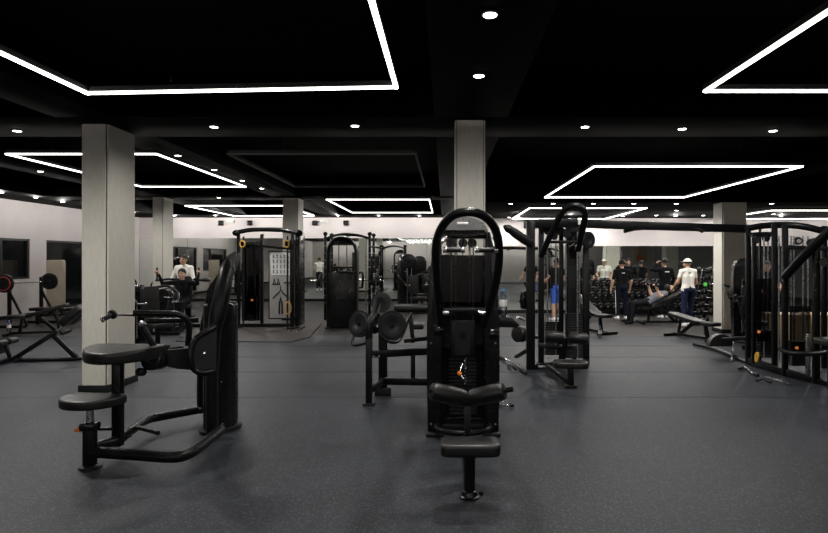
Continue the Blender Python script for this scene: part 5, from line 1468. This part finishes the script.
    if cap:
        cb = B(); bmesh.ops.create_uvsphere(cb.bm, u_segments=24, v_segments=16, radius=1, matrix=M())
        bmesh.ops.delete(cb.bm, geom=[v for v in cb.bm.verts if v.co.z < 0.12], context='VERTS')
        for v in cb.bm.verts:
            v.co = H(v.co.x * .094, -.008 + v.co.y * .112, .030 + v.co.z * .105)
        bmesh.ops.solidify(cb.bm, geom=list(cb.bm.faces), thickness=0.006)
        co = cb.o('cap', cap, t)
        br = B().prism([(-.085, 0.0)] + arc(0, 0.01, .085, .10, 180, 0, 12)[1:-1] + [(.085, 0.0)], .006, M.Translation(H(0, .075, .045)) @ R4)
        br.o('cap_brim', cap, co)
    return t


ST = {}
# man in black T-shirt, back to the viewer, before the dumbbell rack
person('man in black T-shirt and dark trousers with white stripe, back turned, facing the dumbbell rack', (177 * 15.9 / 560, 15.9, 0.0), 0.0,
       dict(wL=(-.30, .06, .88), eL=(-.27, -.02, 1.12), eR=(.27, 0, 1.12), wR=(.28, .14, .90), aL=(-.13, -.01, .10), aR=(.12, .01, .10), kL=(-.11, .03, .5)),
       dict(top='cloth_black', bottom='cloth_ink', shoe='shoe_white'), sleeves=0.75, scale=0.98)
# print across the shoulders and the trouser stripe belong to that man's clothes
pm = [o for o in bpy.data.objects if o.name.startswith('person')][-1]
B().box((0, -.128, 1.36), (.09, .006, .022), M.Rotation(0.05, 3, 'X'), bev=.002).o('shirt_print', 'label_white', pm)
B().tube([(-.195, 0, .86), (-.178, .02, .5), (-.165, 0, .16)], .010, 6, sm=4).o('trouser_stripe', 'label_white', pm)

# man with white cap, back three quarters, leaning towards the bench
person('man in white T-shirt, white cap and navy trousers standing beside the bench', (243 * 14.2 / 560, 14.2, 0.0), 0.25,
       dict(eL=(-.27, .05, 1.14), wL=(-.24, .25, .98), eR=(.27, .03, 1.13), wR=(.24, .22, .97), kL=(-.11, .02, .5), aL=(-.13, -.02, .10), kR=(.12, .06, .5), aR=(.12, .06, .10), head=(0, .03, 1.61)),
       dict(top='cloth_white', bottom='cloth_navy', shoe='shoe_white'), cap='cloth_white', skin='skin_tan', look=0.35, curl=0.9)

# man lying back on an incline bench, pressing one dumbbell
lie = (216 * 15.0 / 560, 15.0, 0.0)
inc = bench((lie[0] + 0.0, lie[1], 0), 0.0, 'incline bench under the reclining man in grey', 0.50)
def L_(x, z, y=0): return (y, x, z)
person('man in grey T-shirt reclining on the incline bench lifting a dumbbell', (lie[0], lie[1], 0), -PI / 2,
       dict(pelvis=(0, -.36, .58), waist=(0, -.24, .64), chest=(0, -.06, .72), neck=(0, .11, .82), head=(0, .22, .93),
            sL=(-.185, .05, .80), sR=(.185, .05, .80), eL=(-.33, -.14, .74), wL=(-.32, -.22, .98), eR=(.33, -.14, .74), wR=(.30, -.24, .98),
            hL=(-.09, -.38, .57), hR=(.09, -.38, .57), kL=(-.20, -.78, .54), kR=(.20, -.80, .54), aL=(-.22, -.80, .10), aR=(.22, -.86, .10)),
       dict(top='cloth_grey', bottom='cloth_black', shoe='cloth_black'), skin='skin', tilt=0.95, curl=1.1,
       toes=dict(L=(-.2, -1, 0), R=(.2, -1, 0)), palms=dict(L=(0, -1, 0), R=(0, -1, 0)), sleeves=0.6)
for s, lb in ((-.31, 'dumbbell held up by the reclining man, farther hand'), (.31, 'dumbbell held up by the reclining man, nearer hand')):
    d = make_dumbbell(lb, 'dumbbells in hands', 0.065, 0.26)
    d.location = (lie[0] - 0.26, lie[1] - s, 1.07); d.rotation_euler = (0, 0, 0.1)

# dark figure behind the bench, hand raised to the head
person('person in black hooded top behind the bench with one hand raised to the head', (220 * 16.3 / 560, 16.3, 0.0), 0.1,
       dict(eL=(-.40, .05, 1.42), wL=(-.22, .08, 1.60), eR=(.28, .02, 1.14), wR=(.27, .2, .96)),
       dict(top='cloth_black', bottom='cloth_black', shoe='shoe_white'), sleeves=2, curl=0.8)
pm = [o for o in bpy.data.objects if o.name.startswith('person')][-1]
B().box((0, -.128, 1.36), (.13, .006, .03), M.Rotation(0.05, 3, 'X'), bev=.002).o('shirt_print', 'label_white', pm)

# man behind the multi station
person('man in black top and blue shorts half hidden behind the multi station', (112 * 15.6 / 560, 15.6, 0.0), 0.4,
       dict(eL=(-.30, .06, 1.15), wL=(-.34, .22, 1.02), eR=(.27, .05, 1.14), wR=(.24, .25, 1.0)),
       dict(top='cloth_black', bottom='cloth_blue', shin='skin', shoe='shoe_white'), skin='skin_tan', sleeves=0.4)

# man behind the right station, facing the viewer
person('man in black top facing the viewer behind the right cable station', (322 * 13.6 / 560, 13.6, 0.0), PI - 0.25,
       dict(eL=(-.27, .06, 1.13), wL=(-.20, .25, 1.0), eR=(.27, .05, 1.14), wR=(.20, .25, 1.0)),
       dict(top='cloth_black', bottom='cloth_black', shoe='cloth_black'), skin='skin_tan', scale=0.96)

# spotter in white and the seated person in black at the chest fly machine
person('man in long white top with dark hair standing behind the person on the fly machine', (-261 * 15.0 / 560, 15.0, 0.0), PI - 0.1,
       dict(eL=(-.28, .06, 1.13), wL=(-.26, .25, 1.06), eR=(.28, .05, 1.14), wR=(.26, .25, 1.06)),
       dict(top='cloth_white', bottom='cloth_black', shoe='shoe_white'), sleeves=2, scale=1.055)
person('person in black seated on the chest fly machine with both arms spread', (-6.40, 13.6, 0.0), PI,
       dict(pelvis=(0, -.12, .73), waist=(0, -.10, .86), chest=(0, -.07, 1.02), neck=(0, -.06, 1.20), head=(0, -.02, 1.36),
            sL=(-.19, -.05, 1.15), sR=(.19, -.05, 1.15), eL=(-.42, .08, 1.13), eR=(.42, .08, 1.13), wL=(-.48, .15, 1.36), wR=(.48, .15, 1.36),
            hL=(-.09, -.08, .71), hR=(.09, -.08, .71), kL=(-.17, .36, .66), kR=(.17, .36, .66), aL=(-.20, .42, .10), aR=(.20, .42, .10)),
       dict(top='cloth_black', bottom='cloth_black', shoe='cloth_black'), sleeves=2, curl=1.2, palms=dict(L=(0.3, 1, 0), R=(-0.3, 1, 0)))
